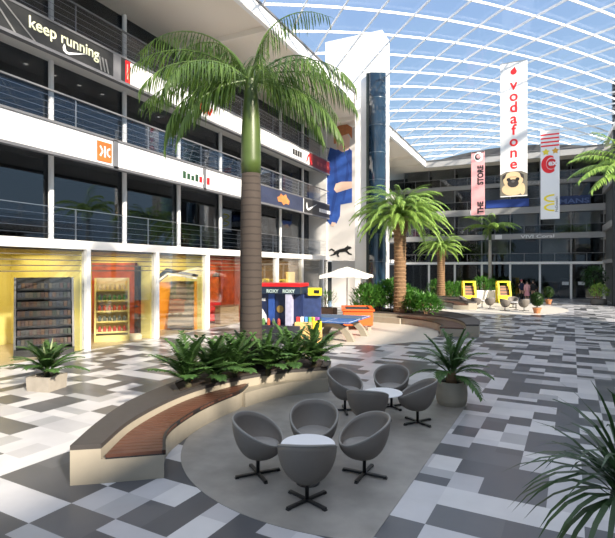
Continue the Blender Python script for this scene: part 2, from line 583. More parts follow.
STRIPEW = stripe_mat('striped_panel', (0.13, 0.11, 0.09), (0.05, 0.045, 0.04), 1, 0.3, 0.06)
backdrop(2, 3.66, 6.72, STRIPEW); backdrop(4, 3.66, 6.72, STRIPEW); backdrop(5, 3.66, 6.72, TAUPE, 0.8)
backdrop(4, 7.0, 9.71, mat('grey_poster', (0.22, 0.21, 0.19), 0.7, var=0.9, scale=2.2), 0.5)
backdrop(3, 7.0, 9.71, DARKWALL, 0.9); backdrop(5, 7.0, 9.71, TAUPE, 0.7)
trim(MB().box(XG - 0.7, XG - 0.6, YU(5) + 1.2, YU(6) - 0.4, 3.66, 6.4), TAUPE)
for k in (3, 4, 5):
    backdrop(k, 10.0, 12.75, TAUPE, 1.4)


def mannequin(x, y, z, h, m, label, grp=None, rz=0):
    """shop mannequin: one skinned-looking figure lathed with arms and legs"""
    s = h / 1.75
    e = empty('mannequin', (x, y, z), rz, label, 'mannequin', grp)
    b = MB()
    b.lathe([(0.02, 0.80), (0.15, 0.84), (0.165, 0.92), (0.125, 1.08), (0.16, 1.26), (0.17, 1.38), (0.09, 1.46), (0.05, 1.50), (0.05, 1.55)], 14)
    for sx in (-1, 1):
        b.tube([(0, sx * 0.09, 0.86), (0.02, sx * 0.10, 0.48), (0, sx * 0.11, 0.06), (0.08, sx * 0.115, 0.02)], [0.085, 0.06, 0.04, 0.035], 8)
        b.tube([(0, sx * 0.17, 1.38), (0, sx * 0.24, 1.12), (0.05, sx * 0.22, 0.86), (0.07, sx * 0.21, 0.78)], [0.05, 0.042, 0.034, 0.022], 8)
    b.v = [(p[0] * s, p[1] * s, p[2] * s) for p in b.v]
    b.build('figure', m, e, smooth=True)
    hd = MB().sphere((0, 0, 1.65 * s), 0.085 * s, 0.078 * s, 0.115 * s)
    hd.build('head', m, e, smooth=True)
    return e


MANQ = mat('dark_mannequin', (0.03, 0.028, 0.026), 0.6)
MANQ2 = mat('pale_mannequin', (0.16, 0.145, 0.13), 0.6)
mannequin(XG - 0.7, YU(2) + 1.0, 3.66, 1.9, MANQ, 'dark mannequin on first floor, nearest the orange square sign above', 'first floor mannequins')
mannequin(XG - 0.7, YU(2) + 2.2, 3.66, 1.9, MANQ, 'dark mannequin on first floor, second from the orange square sign', 'first floor mannequins')
mannequin(XG - 0.7, YU(4) + 0.9, 3.66, 2.2, MANQ, 'dark mannequin on first floor, left one of the pair beside the tall palm trunk', 'first floor mannequins')
mannequin(XG - 0.7, YU(4) + 2.2, 3.66, 2.2, MANQ2, 'pale mannequin on first floor, right one of the pair beside the tall palm trunk', 'first floor mannequins')

# ------------------------------------------------------------------ ground floor shops
XB = -17.2


def shop(k, wall, right=None, lampc=(1, 0.82, 0.5), power=70, floor=SHOPFLOOR):
    y0, y1 = YK(k), (YK(k + 1) if k < 6 else YEND - 0.02)
    struct('floor_shop', MB().box(XB, XF - 0.15, y0, y1, -0.3, 0.01), floor)
    struct('wall_shop', MB().box(XB - 0.1, XB, y0, y1, 0, 3.3), wall)
    struct('wall_shop_side', MB().box(XB, XF - 0.25, y1 - 0.12, y1 - 0.02, 0, 3.3), right or wall)
    struct('ceiling_shop', MB().box(XB, XF - 0.15, y0, y1, 3.28, 3.339), mat('shop_ceiling', (0.22, 0.16, 0.09), 0.7))
    for q in range(4):
        trim(MB().box(XF - 0.18, XF - 0.165, y0 + 0.14, y1 - 0.14, 2.62 + q * 0.17, 2.655 + q * 0.17), mat('blind_slat', (0.20, 0.16, 0.10), 0.6))
    if power:
        li = bpy.data.lights.new('shop_lamp', 'AREA'); li.shape = 'RECTANGLE'; li.size = 2.2; li.size_y = 2.6
        li.energy = power; li.color = lampc
        lo = bpy.data.objects.new('shop_lamp', li); COL.objects.link(lo)
        lo.location = (XB + 1.7, (y0 + y1) / 2, 3.2)
        tag(lo, None, None)


shop(-3, YEL); shop(-2, YEL)
shop(-1, YEL, YEL, power=85)
shop(0, YEL, YEL, power=85)
shop(1, YEL, YEL, power=95)
shop(2, ORANGEWALL, REDMURAL, (1, 0.6, 0.3), 90)
shop(3, YEL, BROWNWALL, power=80)
shop(4, YEL, BROWNWALL, power=80)
shop(5, TAUPE, TAUPE, power=12)
shop(6, TAUPE, TAUPE, power=8)

# ---- shop displays
def gondola(y0, y1, x, h, name, label, frame, back, rows, depth=0.55, lean=0.35, cat='display rack', rz=0.0):
    """slanted shelf unit facing the hall: back board, two cheeks, base, shelves"""
    e = empty(name, (x, (y0 + y1) / 2, 0.011), rz, label, cat)
    w = (y1 - y0) / 2
    for s in (-1, 1):
        b = MB()
        poly = [(0, 0), (depth, 0), (depth, 0.25), (depth - lean, h), (0, h)]
        vs = [(p[0], s * w - 0.03, p[1]) for p in poly] + [(p[0], s * w + 0.03, p[1]) for p in poly]
        n = len(poly)
        b.add(vs, [tuple(range(n)), tuple(range(2 * n - 1, n - 1, -1))] + [(i, n + i, n + (i + 1) % n, (i + 1) % n) for i in range(n)])
        b.build('side_panel', frame, e)
    MB().box(-0.03, 0.02, -w, w, 0, h).build('back_panel', back, e)
    MB().box(0.02, depth - 0.02, -w + 0.03, w - 0.03, 0, 0.22).build('base', frame, e)
    tops = []
    for q in range(rows):
        z = 0.3 + (h - 0.42) * q / rows
        xd = depth - lean * z / h
        MB().box(0.02, xd, -w + 0.03, w - 0.03, z, z + 0.025).box(xd - 0.015, xd, -w + 0.03, w - 0.03, z, z + 0.07).build('shelf', frame, e)
        tops.append((xd - 0.02, z + 0.036, (h - 0.42) / rows))
    return tops


BOOKC = [mat('spine_%d' % i, c, 0.6) for i, c in enumerate(((0.06, 0.03, 0.025), (0.07, 0.06, 0.045), (0.025, 0.03, 0.045), (0.04, 0.04, 0.04), (0.09, 0.045, 0.02), (0.03, 0.04, 0.028)))]
bk = []
for c in BOOKC:
    b = MB().box(-0.16, 0, -0.045, 0.045, 0, 0.2)
    bk.append(b)
BRZ = -0.62; BC = (-14.35, 10.4)
tops = gondola(BC[1] - 0.8, BC[1] + 0.8, BC[0], 2.42, 'display_rack', 'big black display rack of books behind the shop glass by the square plant pot', BLACK, BLACK, 7, 0.7, 0.45, rz=BRZ)
protos = {}
BOOKLAB = ['on the lowest shelf', 'on the second shelf', 'on the third shelf', 'on the middle shelf', 'on the fifth shelf', 'on the sixth shelf', 'on the top shelf']
for r, (xx, z, hh) in enumerate(tops):
    for i in range(14):
        ci = RND.randrange(6)
        if ci not in protos:
            o = bk[ci].build('book', BOOKC[ci]); protos[ci] = o
        else:
            o = protos[ci].copy(); COL.objects.link(o)
        lx, ly = xx - 0.02, -0.69 + i * 0.106
        o.location = (BC[0] + lx * math.cos(BRZ) - ly * math.sin(BRZ), BC[1] + lx * math.sin(BRZ) + ly * math.cos(BRZ), z + 0.001)
        o.rotation_euler = (0, 0, BRZ)
        tag(o, 'book standing %s of the big black rack' % BOOKLAB[r], 'book', 'books on the black rack, shelf %s' % BOOKLAB[r][3:])

# bay with the red mural and the yellow unit
trim(MB().box(-16.7, -14.32, 14.22, 14.34, 0.02, 2.95), REDMURAL)
trim(MB().box(-14.32, -14.12, 14.20, 14.34, 0.02, 2.8), BLACK)
GRZ = -0.75; GC = (-14.75, 13.5)
tops = gondola(GC[1] - 0.58, GC[1] + 0.58, GC[0], 2.35, 'display_unit', 'yellow shop display unit with tiers of goods before a red wall', mat('pale_yellow', (0.80, 0.68, 0.25), 0.5), CREAM, 5, 0.62, 0.32, rz=GRZ)
GOODS = [mat('goods_%d' % i, c, 0.5) for i, c in enumerate(((0.75, 0.62, 0.45), (0.10, 0.24, 0.07), (0.55, 0.10, 0.05), (0.13, 0.15, 0.13), (0.45, 0.07, 0.05)))]
for r, (xx, z, hh) in enumerate(tops):
    g = None
    for i in range(6):
        if g is None:
            b = MB().lathe([(0.055, 0), (0.06, 0.02), (0.06, 0.16), (0.035, 0.2), (0.03, 0.24)], 12)
            g = b.build('jar', GOODS[(4 - r)]); o = g
        else:
            o = g.copy(); COL.objects.link(o)
        lx, ly = xx - 0.07, -0.43 + i * 0.172
        o.location = (GC[0] + lx * math.cos(GRZ) - ly * math.sin(GRZ), GC[1] + lx * math.sin(GRZ) + ly * math.cos(GRZ), z)
        tag(o, '%s jar on the %s shelf of the yellow display unit' % (('brown-red', 'dark grey', 'red', 'green', 'beige')[r], ('lowest', 'second', 'middle', 'fourth', 'top')[r]), 'jar', 'jars on the %s shelf of the yellow unit' % ('lowest', 'second', 'middle', 'fourth', 'top')[r])
tag(MB().lathe([(0.28, 0), (0.30, 0.03), (0.30, 0.16), (0.27, 0.2), (0.0, 0.22)], 24, cap=False).build('display_plinth', CREAM, None, (-14.0, 13.85, 0.011)), 'low round cream plinth in front of the yellow display unit', 'plinth')

# bay with the orange stand under a striped frame
e = empty('magazine_stand', (-14.55, 17.05, 0.011), -1.2, 'orange and grey magazine stand under a black and white striped gable', 'magazine stand')
MB().box(-0.1, 0.1, -1.0, -0.35, 0, 2.1).build('side_panel', ORANGE if False else mat('amber_panel', (0.75, 0.30, 0.03), 0.5), e)
b = MB(); vs = [(0.45, -0.35, 0.1), (0.45, 0.75, 0.1), (0.0, 0.75, 2.15), (0.0, -0.35, 2.15), (-0.1, -0.35, 0), (-0.1, 0.75, 0), (-0.1, 0.75, 2.15), (-0.1, -0.35, 2.15)]
b.add(vs, [(0, 1, 2, 3), (5, 4, 7, 6), (0, 3, 7, 4), (1, 5, 6, 2), (3, 2, 6, 7), (0, 4, 5, 1)])
b.build('rack', stripe_mat('magazine_rows', (0.12, 0.11, 0.10), (0.32, 0.27, 0.22), 2, 0.24, 0.13), e)
MB().box(0.0, 0.12, 0.75, 0.85, 0, 2.15).build('side_panel', MATS['amber_panel'], e)
b = MB()
b.flat([(-1.1, 2.1), (-0.95, 2.1), (-0.35, 2.55), (1.0, 2.35), (1.0, 2.45), (-0.35, 2.72)], (0.35, 0, 0), YA, ZA, 0.25)
b.build('gable_frame', BLACK, e)
b = MB()
b.flat([(-0.85, 2.08), (-0.75, 2.08), (-0.3, 2.44), (0.95, 2.26), (0.95, 2.31), (-0.32, 2.52)], (0.36, 0, 0), YA, ZA, 0.25)
b.build('gable_stripe', WPRINT, e)

# bay with the red furniture
def armchair(x, y, rz, m, label):
    e = empty('armchair', (x, y, 0.011), rz, label, 'armchair', None)
    bevel(MB().box(-0.4, 0.4, -0.4, 0.4, 0.12, 0.45).build('seat', m, e), 0.04)
    bevel(MB().box(-0.45, -0.25, -0.45, 0.45, 0.12, 1.0).build('backrest', m, e), 0.05)
    for s in (-1, 1):
        bevel(MB().box(-0.4, 0.4, s * 0.45 - 0.09, s * 0.45 + 0.09, 0.12, 0.65).build('armrest', m, e), 0.04)
        for t in (-1, 1):
            MB().box(t * 0.36 - 0.03, t * 0.36 + 0.03, s * 0.4 - 0.03, s * 0.4 + 0.03, 0, 0.13).build('leg', BLACK, e)
    return e


armchair(-14.75, 19.75, -0.9, REDP, 'red armchair behind shop glass in the orange lit bay')
e = empty('shop_counter', (-14.0, 20.0, 0.011), -0.25, 'brown timber counter in the orange lit shop bay left of the palm trunk', 'counter')
MB().box(-0.2, 0.2, -0.6, 0.6, 0, 0.85).build('front', BROWNWALL, e); MB().box(-0.25, 0.25, -0.65, 0.65, 0.85, 0.9).build('worktop', mat('counter_top', (0.18, 0.08, 0.04), 0.4), e)
trim(MB().box(-16.6, -15.0, 20.55, 20.66, 0.02, 2.9), mat('red_lattice', (0.55, 0.12, 0.03), 0.6, var=0.9, scale=4))
e = empty('pendant_lamp', (-14.6, 19.9, 2.3), 0, 'small dark pendant lamp hanging in the orange lit shop bay', 'lamp')
MB().tube([(0, 0, 0.2), (0, 0, 0.98)], 0.01, 6).build('cord', BLACK, e)
MB().lathe([(0.2, 0), (0.16, 0.12), (0.05, 0.22)], 16).build('shade', BLACK, e)
for bx, y, lab in ((-14.5, 25.4, 'left'), (-13.95, 26.7, 'right')):
    e = empty('light_box', (bx, y, 0.011), 0, 'yellow shop light box on a stand, the %s one behind the navy kiosk' % lab, 'light box')
    MB().box(-0.12, 0.12, -0.35, 0.35, 0, 0.9).build('stand', BROWNWALL, e)
    MB().box(-0.1, 0.1, -0.4, 0.4, 0.9, 2.5).build('lit_panel', mat('lit_yellow', (1.0, 0.72, 0.25), 0.5, emit=0.9), e)

# ------------------------------------------------------------------ signs on the left building
def signpanel(name, label, y0, y1, z0, z1, m, x=XF, th=0.03):
    e = empty(name, (x, y0, z0), 0, label, 'sign')
    MB().box(0, th, 0, y1 - y0, 0, z1 - z0).build('panel', m, e)
    return e


def swoosh(e, y, z, w, m, x=0.034):
    pts_top = [(0.0, 0.30), (-0.06, 0.16), (-0.04, 0.04), (0.08, -0.03), (0.22, -0.02), (1.0, 0.32)]
    pts_bot = [(0.30, 0.10), (0.18, 0.06), (0.09, 0.07), (0.05, 0.15), (0.04, 0.24)]
    MB().flat([(y + p[0] * w, z + p[1] * w) for p in pts_top + pts_bot], (x, 0, 0), YA, ZA, 0.012).build('swoosh', m, e)


e = signpanel('banner_sign', 'charcoal facade banner reading keep running above the first left bays', 5.2, 12.28, 9.36, 10.2, CHARC)
text('lettering', 'keep running', 0.50, mat('cream_letters', (0.78, 0.80, 0.55), 0.5), (0.034, 9.17 - 5.2, 0.36), YA, ZA, e, sx=0.95, offset=0.006)
swoosh(e, 5.15, 0.10, 0.85, WPRINT)
for i, (ya, yb) in enumerate(((8.3, 9.1), (8.0, 8.5))):
    MB().flat([(ya - 5.2, 0.83), (ya - 5.13, 0.83), (yb - 5.13 + 0.25, 0.02), (yb - 5.2 + 0.25, 0.02)], (0.03, 0, 0), YA, ZA, 0.01).build('stripe', mat('mid_grey_print', (0.2, 0.2, 0.2), 0.5), e)
b = MB()
for i in range(3):
    b.flat([(6.55 + i * 0.15, 0.05), (6.6 + i * 0.15, 0.05), (6.52 + i * 0.13, 0.50), (6.45 + i * 0.13, 0.5)], (0.03, 0, 0), YA, ZA, 0.01)
b.build('pattern', MATS['mid_grey_print'], e)
trim(MB().box(XF, XF + 0.04, 12.28, 12.62, 9.36, 10.2), GREYTRIM)
e = signpanel('panel_sign', 'small red upright panel beside the keep running banner on the left', Yleft(125), Yleft(130), 9.40, 10.18, REDI)
MB().box(0.03, 0.036, 0.06, 0.12, 0.12, 0.66).build('stripe', mat('pale_red', (0.8, 0.35, 0.3), 0.5), e)
trim(MB().box(XF, XF + 0.04, 12.62, Yleft(124.6), 9.36, 10.2), CHARC)

# orange square sign with arrow-like mark
yl = Yleft(97)
e = signpanel('square_sign', 'small orange square sign with white arrow marks on white parapet', yl, yl + 0.60, 6.36, 7.02, mat('orange_sign', (0.85, 0.16, 0.03), 0.5), XF, 0.035)
def stroke(e, pts, w, m, x=0.036, name='mark'):
    b = MB()
    for (a, c) in zip(pts, pts[1:]):
        d = Vector((c[0] - a[0], c[1] - a[1])); n = Vector((-d.y, d.x)).normalized() * w / 2
        b.flat([(a[0] + n.x, a[1] + n.y), (a[0] - n.x, a[1] - n.y), (c[0] - n.x, c[1] - n.y), (c[0] + n.x, c[1] + n.y)], (x, 0, 0), YA, ZA, 0.008)
    return b.build(name, m, e)


stroke(e, [(0.10, 0.50), (0.21, 0.33), (0.10, 0.16)], 0.065, WPRINT)
stroke(e, [(0.30, 0.52), (0.30, 0.14)], 0.065, WPRINT)
stroke(e, [(0.52, 0.47), (0.42, 0.42), (0.40, 0.33), (0.42, 0.24), (0.52, 0.19)], 0.065, WPRINT)
trim(MB().box(XF, XF + 0.05, Yleft(113), Yleft(117.5), 6.2, 7.2), GREYTRIM)
e = signpanel('small_sign', 'narrow green and red sign on the white parapet under the palm fronds', Yleft(180), Yleft(203), 6.42, 6.85, BAND)
for i in range(7):
    MB().box(0.03, 0.04, 0.15 + i * 0.27, 0.34 + i * 0.27, 0.06, 0.36 - 0.05 * (i % 3)).build('mark', mat('green_print', (0.02, 0.07, 0.03), 0.5) if i < 4 else REDI, e)
trim(MB().box(XF, XF + 0.05, Yleft(203), Yleft(205.5), 6.2, 7.2), GREYTRIM)
e = signpanel('script_sign', 'red handwritten style lettering on the white upper parapet behind palm fronds', Yleft(187), Yleft(206), 9.42, 10.05, BAND)
stroke(e, [(0.1, 0.1), (0.3, 0.5), (0.45, 0.15), (0.6, 0.45), (0.75, 0.15), (0.95, 0.5), (1.1, 0.15), (1.3, 0.4), (1.5, 0.2), (1.7, 0.5)], 0.12, REDI)
# coloured panels right of the trunk
e = signpanel('panel_sign', 'dark navy parapet panel with an orange emblem right of the palm trunk', Yleft(258), Yleft(303), 6.22, 7.2, mat('navy_panel', (0.035, 0.045, 0.09), 0.5, var=0.3), XF)
w_ = Yleft(283) - Yleft(258)
MB().flat([(w_ + p[0] * 0.75, 0.5 + p[1] * 0.33) for p in ((-1, 0.1), (-.8, -.6), (-.3, -.5), (0, -1), (.4, -.6), (.9, -.7), (1, 0), (.6, .4), (.4, 1), (0, .6), (-.4, .9), (-.6, .4))], (0.032, 0, 0), YA, ZA, 0.012).build('emblem', mat('orange_print', (0.72, 0.26, 0.08), 0.5, var=0.5, scale=6), e)
e = signpanel('panel_sign', 'charcoal parapet panel with white tick mark beside the blue coated poster', Yleft(304), YEND, 6.22, 7.2, CHARC, XF)
swoosh(e, 0.35, 0.28, 1.5, WPRINT)
for i in range(8):
    MB().box(0.03, 0.04, 2.3 + i * 0.33, 2.54 + i * 0.33, 0.32, 0.56).build('mark', WPRINT, e)
e = signpanel('panel_sign', 'dark red upper parapet panel with a small pictogram by the poster', Yleft(309.5), YEND, 9.36, 10.22, mat('maroon_panel', (0.16, 0.012, 0.012), 0.5), XF)
for i in range(6):
    MB().box(0.03, 0.04, 1.1 + i * 0.55, 1.45 + i * 0.55, 0.28, 0.5).build('mark', mat('dull_red', (0.32, 0.05, 0.04), 0.5), e)
e = signpanel('pictogram_sign', 'narrow white upper parapet sign with dark lettering marks and a red figure', Yleft(287), Yleft(309), 9.40, 10.18, BAND)
for i in range(4):
    MB().box(0.03, 0.04, 0.7 + i * 0.32, 0.95 + i * 0.32, 0.2, 0.55).build('mark', INK, e)
stroke(e, [(2.6, 0.1), (2.8, 0.5), (3.0, 0.65), (3.15, 0.35), (3.4, 0.1)], 0.14, REDI)

# ------------------------------------------------------------------ tower with poster
TY = 31.55
TF = 26.7
struct('wall_tower', MB().box(-11.6, -8.1, TF, TF + 1.5, 13.07, 16.3).box(-9.72, -8.1, TF, TF + 1.5, 0, 13.07), mat('tower_render', (0.84, 0.82, 0.80), 0.6, var=0.02))
struct('wall_poster', MB().box(-13.6, -9.9, TY + 0.05, TY + 0.3, 3.3, 12.5).box(-13.6, -9.9, TY + 0.9, TY + 1.0, 0, 3.3), mat('poster_wall', (0.66, 0.63, 0.60), 0.6))
tb = MB().lathe([(0.5, 0), (0.5, 13.9)], 32)
window(tb, TOWERGLASS, loc=(-8.42, TF + 0.12, 0), smooth=False)
trim(MB().box(-8.96, -8.80, TF - 0.22, TF, 0, 13.9), mat('tower_frame', (0.02, 0.028, 0.028), 0.3))
tr = MB()
for q in range(1, 9):
    tr.lathe([(0.51, q * 1.55), (0.51, q * 1.55 + 0.04)], 32, (-8.42, TF + 0.12, 0), cap=False)
trim(tr, mat('tower_line', (0.05, 0.08, 0.11), 0.3))

# flat printed figure on the poster wall: viewed from -Y
PX, PZ = -13.62, 5.3
e = empty('wall_poster_print', (0, 0, 0), 0, 'tall wall print of a person in a blue coat beside the white tower', 'poster')
def pr(name, pts, m, th):
    MB().flat(pts, (PX, TY + 0.045, PZ), XA, ZA, th).build(name, m, e)


pr('coat', [(-0.05, 0.9), (0.25, 0.55), (0.75, 0.6), (1.0, 1.1), (1.05, 1.9), (1.9, 2.0), (1.9, 5.6), (1.3, 5.9), (0.75, 5.75), (0.25, 6.0), (0.05, 5.2), (-0.1, 3.2)], BLUEP, 0.010)
pr('coat_fold', [(0.25, 1.2), (0.4, 1.1), (0.9, 3.0), (0.7, 5.3), (0.55, 5.2), (0.6, 3.1)], mat('dark_blue_print', (0.02, 0.06, 0.26), 0.6), 0.016)
pr('coat_fold', [(1.2, 2.2), (1.35, 2.2), (1.7, 4.0), (1.55, 5.2), (1.45, 3.9)], MATS['dark_blue_print'], 0.016)
pr('arm', [(0.55, 3.0), (0.75, 2.75), (1.2, 2.85), (1.9, 3.0), (1.9, 3.45), (1.1, 3.5), (0.7, 3.4)], mat('skin_print', (0.80, 0.56, 0.44), 0.6), 0.018)
pr('face', [(0.75, 5.85), (1.2, 5.55), (1.7, 5.7), (1.75, 6.5), (1.4, 6.95), (0.9, 6.9), (0.7, 6.4)], MATS['skin_print'], 0.018)
pr('hair', [(0.55, 6.2), (0.7, 6.2), (0.85, 6.75), (1.2, 6.7), (1.65, 6.8), (1.9, 6.4), (1.9, 7.2), (1.4, 7.55), (0.8, 7.4), (0.5, 6.9)], mat('auburn_print', (0.48, 0.18, 0.07), 0.6, var=0.3), 0.022)
pr('eyebrow', [(1.0, 6.42), (1.2, 6.5), (1.2, 6.43), (1.0, 6.35)], INK, 0.024)
pr('mouth', [(1.15, 5.92), (1.4, 5.98), (1.4, 5.9), (1.25, 5.85)], REDI, 0.024)
pr('sleeve', [(1.45, 5.2), (1.9, 4.2), (1.9, 5.5), (1.7, 5.8)], MATS['dark_blue_print'], 0.02)
pr('hand', [(0.3, 0.45), (0.55, 0.4), (0.7, 0.65), (0.4, 0.72)], MATS['skin_print'], 0.016)
e = empty('wall_emblem', (-13.45, TY + 0.045, 3.55), 0, 'black leaping cat emblem on the pale wall below the blue coat print', 'emblem')
cat_pts = [(0.0, 0.05), (0.18, 0.16), (0.34, 0.20), (0.40, 0.36), (0.62, 0.47), (0.85, 0.55), (1.15, 0.60), (1.32, 0.70), (1.42, 0.80), (1.47, 0.72), (1.62, 0.70), (1.72, 0.60), (1.60, 0.54), (1.45, 0.50), (1.40, 0.42), (1.55, 0.25), (1.72, 0.20), (1.70, 0.12), (1.48, 0.18), (1.25, 0.36), (0.95, 0.32), (0.78, 0.30), (0.72, 0.14), (0.80, 0.02), (0.66, 0.0), (0.58, 0.20), (0.42, 0.12), (0.20, 0.08)]
MB().flat([(p[0], p[1]) for p in cat_pts], (0, 0, 0), XA, ZA, 0.02).build('cat_shape', INK, e)
MB().flat([(0.4, 0.36), (0.2, 0.5), (0.05, 0.42), (0.0, 0.5), (0.2, 0.6), (0.45, 0.46)], (0, 0, 0), XA, ZA, 0.02).build('tail', INK, e)
# shop front continuing behind the tower
for i in range(3):
    y0 = 35.2 + i * 3.84
    for (z0, z1) in ((0, 3.34), (3.62, 6.28), (7.16, 9.38), (10.2, 12.75)):
        window(MB().box(-13.6, -13.58, y0 + 0.06, y0 + 3.78, z0, z1), FARGLASS)
    trim(MB().box(-13.62, -13.4, y0 - 0.06, y0 + 0.06, 0, 12.75), COLM)
struct('wall_left_far', MB().box(-16.2, -16.0, 35.2, 50, 0, 12.75), DARKWALL)
for z0, z1 in ((3.3, 3.62), (6.28, 7.16), (9.38, 10.2)):
    trim(MB().box(-16, -13.3, 35.2, 50, z0, z1), BAND)
e = signpanel('panel_sign', 'pink parapet panel on the left side near the far corner', 41, 43.2, 6.3, 7.1, mat('magenta_print', (0.62, 0.12, 0.28), 0.5), -13.3)

# ------------------------------------------------------------------ far building
FY = 50.0
FX0, FX1 = -13.4, 5.2
struct('wall_back', MB().box(FX0 - 3, FX1 + 4, FY + 3.4, FY + 3.6, 0, 13), DARKWALL)
struct('ceiling_far_overhang', MB().box(-16, FX1 + 4, 46.7, FY + 3.6, 12.7, 12.94), SOFFIT)
trim(MB().box(-9.98, FX1 + 4, 46.6, 46.75, 12.35, 12.95), mat('far_fascia', (0.36, 0.36, 0.36), 0.6))
trim(MB().box(-9.98, FX1 + 4, 46.5, 46.9, 12.95, 13.0), GREYTRIM)
ab = MB()
ab.flat([(-9.9, 12.95), (5.0, 12.95)] + [(VXA, 13.08 + 0.9 * (1 - ((VXA + 2.6) / 7.5) ** 2)) for VXA in [4.9 - 14.8 * i / 16 for i in range(17)]], (0, 48.4, 0), XA, ZA, 0.15)
struct('wall_attic', ab, mat('dark_cladding', (0.05, 0.052, 0.055), 0.5))
FZ = [(3.15, 3.38), (5.5, 6.0), (7.9, 8.5), (10.5, 10.9)]
for i, (z0, z1) in enumerate(FZ):
    trim(MB().box(FX0 - 2, FX1 + 3, FY - 0.3, FY + 3.4, z0, z1), COLM if i == 0 else FARBAND)
lev = [(0, 3.15), (3.38, 5.5), (6.0, 7.9), (8.5, 10.5), (10.9, 12.7)]
XC = [-12.75 + 2.55 * k for k in range(8)]
FPAN = [mat('far_panel_%d' % i, c, 0.8, var=0.25, scale=1.2) for i, c in enumerate(((0.55, 0.52, 0.46), (0.05, 0.05, 0.055), (0.70, 0.66, 0.58), (0.03, 0.03, 0.035)))]
for li_, (z0, z1) in enumerate(lev):
    for k in range(7):
        window(MB().box(XC[k] + 0.04, XC[k + 1] - 0.04, FY + 0.02, FY + 0.04, z0, z1), FARGLASS)
        if li_:
            trim(MB().box(XC[k] + 0.2, XC[k + 1] - 0.2, FY + 0.6, FY + 0.7, z0, z1), FPAN[(k * 2 + li_ * 3 + (k * li_) % 2) % 4])
    for k in range(8):
        w = 0.09 if li_ == 0 else 0.035
        trim(MB().box(XC[k] - w, XC[k] + w, FY - 0.1, FY + 0.1, z0, z1), COLM if li_ == 0 else mat('far_mullion', (0.3, 0.3, 0.3), 0.5))
for i, z in enumerate((3.38, 6.0, 8.5, 10.9)):
    e = empty('balcony_railing', (0, FY - 0.28, z), label='%s balcony railing along the far building' % ('lowest', 'second', 'third', 'topmost')[i], cat='railing', group='balcony railings of the far building')
    MB().box(FX0, FX1 + 2, 0, 0.02, 0.05, 0.75).build('glass_panel', GLASSR if False else FARGLASS, e)
    MB().box(FX0, FX1 + 2, -0.02, 0.04, 0.75, 0.79).build('handrail', mat('far_rail', (0.22, 0.22, 0.23), 0.4), e)
    for k in range(8):
        MB().box(XC[k] + 1.2, XC[k] + 1.24, -0.01, 0.03, 0, 0.75).build('post', MATS['far_rail'], e)


def farsign(label, u0, u1, z0, z1, m, body=None, tm=WPRINT, size=0.5):
    def xat(u):
        k = (u - 307.5) / FPX
        return (k * (FY - 0.3) * CA - (FY - 0.3) * SA) / (CA + k * SA)
    x0, x1 = xat(u0), xat(u1)
    e = empty('panel_sign', (x0, FY - 0.34, z0), 0, label, 'sign')
    if m:
        MB().box(0, x1 - x0, 0, 0.03, 0, z1 - z0).build('panel', m, e)
    if body:
        t = text('lettering', body, size, tm, (0.06, -0.001, 0.08), XA, ZA, e, th=0.03, offset=0.01)
        wd = max(v.co.x for v in t.data.vertices) - 0.06
        s = (x1 - x0 - 0.12) / wd
        for v in t.data.vertices:
            v.co.x = 0.06 + (v.co.x - 0.06) * s
    return e


farsign('long blue fascia sign behind the banners on the far building', 486, 529, 8.55, 9.3, mat('blue_sign', (0.02, 0.06, 0.30), 0.5))
farsign('dark blue fascia sign with pale letters right of the banners', 558, 590, 8.55, 9.3, mat('deep_blue_sign', (0.015, 0.035, 0.13), 0.5), 'MANS', mat('pale_blue', (0.10, 0.16, 0.36), 0.5), 0.6)
farsign('white sign lettering on the grey far parapet under the long banner', 520, 555, 5.5, 6.0, None, 'VIVI Coral', WPRINT, 0.42)
farsign('dim sign lettering on the upper far parapet beside the pug banner', 526, 575, 10.5, 10.9, None, 'ZARA HOME', mat('grey_letters', (0.5, 0.5, 0.5), 0.5), 0.36)
farsign('small white sign at foot of the pink banner on the far parapet', 470, 483, 8.0, 8.4, WPRINT)
farsign('white sign patch behind the royal palm on the far parapet', 495, 502, 5.55, 5.95, WPRINT)
# ------------------------------------------------------------------ right side building
struct('wall_right_far', MB().box(5.2, 9.5, 41.8, FY - 0.35, 0, 12.7), mat('right_wall', (0.12, 0.13, 0.13), 0.5, var=0.2))
window(MB().lathe([(1.3, 0), (1.3, 16.3)], 40), mat('teal_glass', (0.10, 0.17, 0.17), 0.08, spec=0.8), loc=(6.25, 41.6, 0))
trim(MB().box(4.78, 5.02, 41.2, 41.9, 0, 16.3), mat('dark_frame', (0.03, 0.03, 0.03), 0.4))
for z0, z1 in ((3.2, 3.5), (6.0, 6.5), (9.3, 9.8)):
    trim(MB().box(4.95, 5.2, 42.9, FY - 0.36, z0, z1), FARBAND)
# unseen lower wing, sized so its shade falls across the floor; open above
RY = 26.0
struct('wall_right_unseen', MB().box(8.2, 9.0, -14, RY, 0, 5.6), mat('right_render', (0.42, 0.42, 0.44), 0.7))
trim(MB().box(8.0, 8.2, -14, RY, 3.34, 3.62), BAND)
struct('ceiling_right_shade', MB().box(4.7, 12.0, -14, RY, 5.6, 6.05), SOFFIT)
for z0, z1 in ((0, 3.34), (3.62, 5.6)):
    for k in range(-4, 8):
        window(MB().box(8.17, 8.19, k * 3.2 + 0.1, k * 3.2 + 3.1, z0, z1), GLASSD)
for k in range(-2, 4):
    trim(MB().tube([(4.85, k * 6.4 + 2.0, 6.05), (4.85, k * 6.4 + 2.0, 13.0)], 0.13, 12), COLM)
trim(MB().box(4.72, 4.98, -10, 46.5, 12.75, 13.05), COLM)

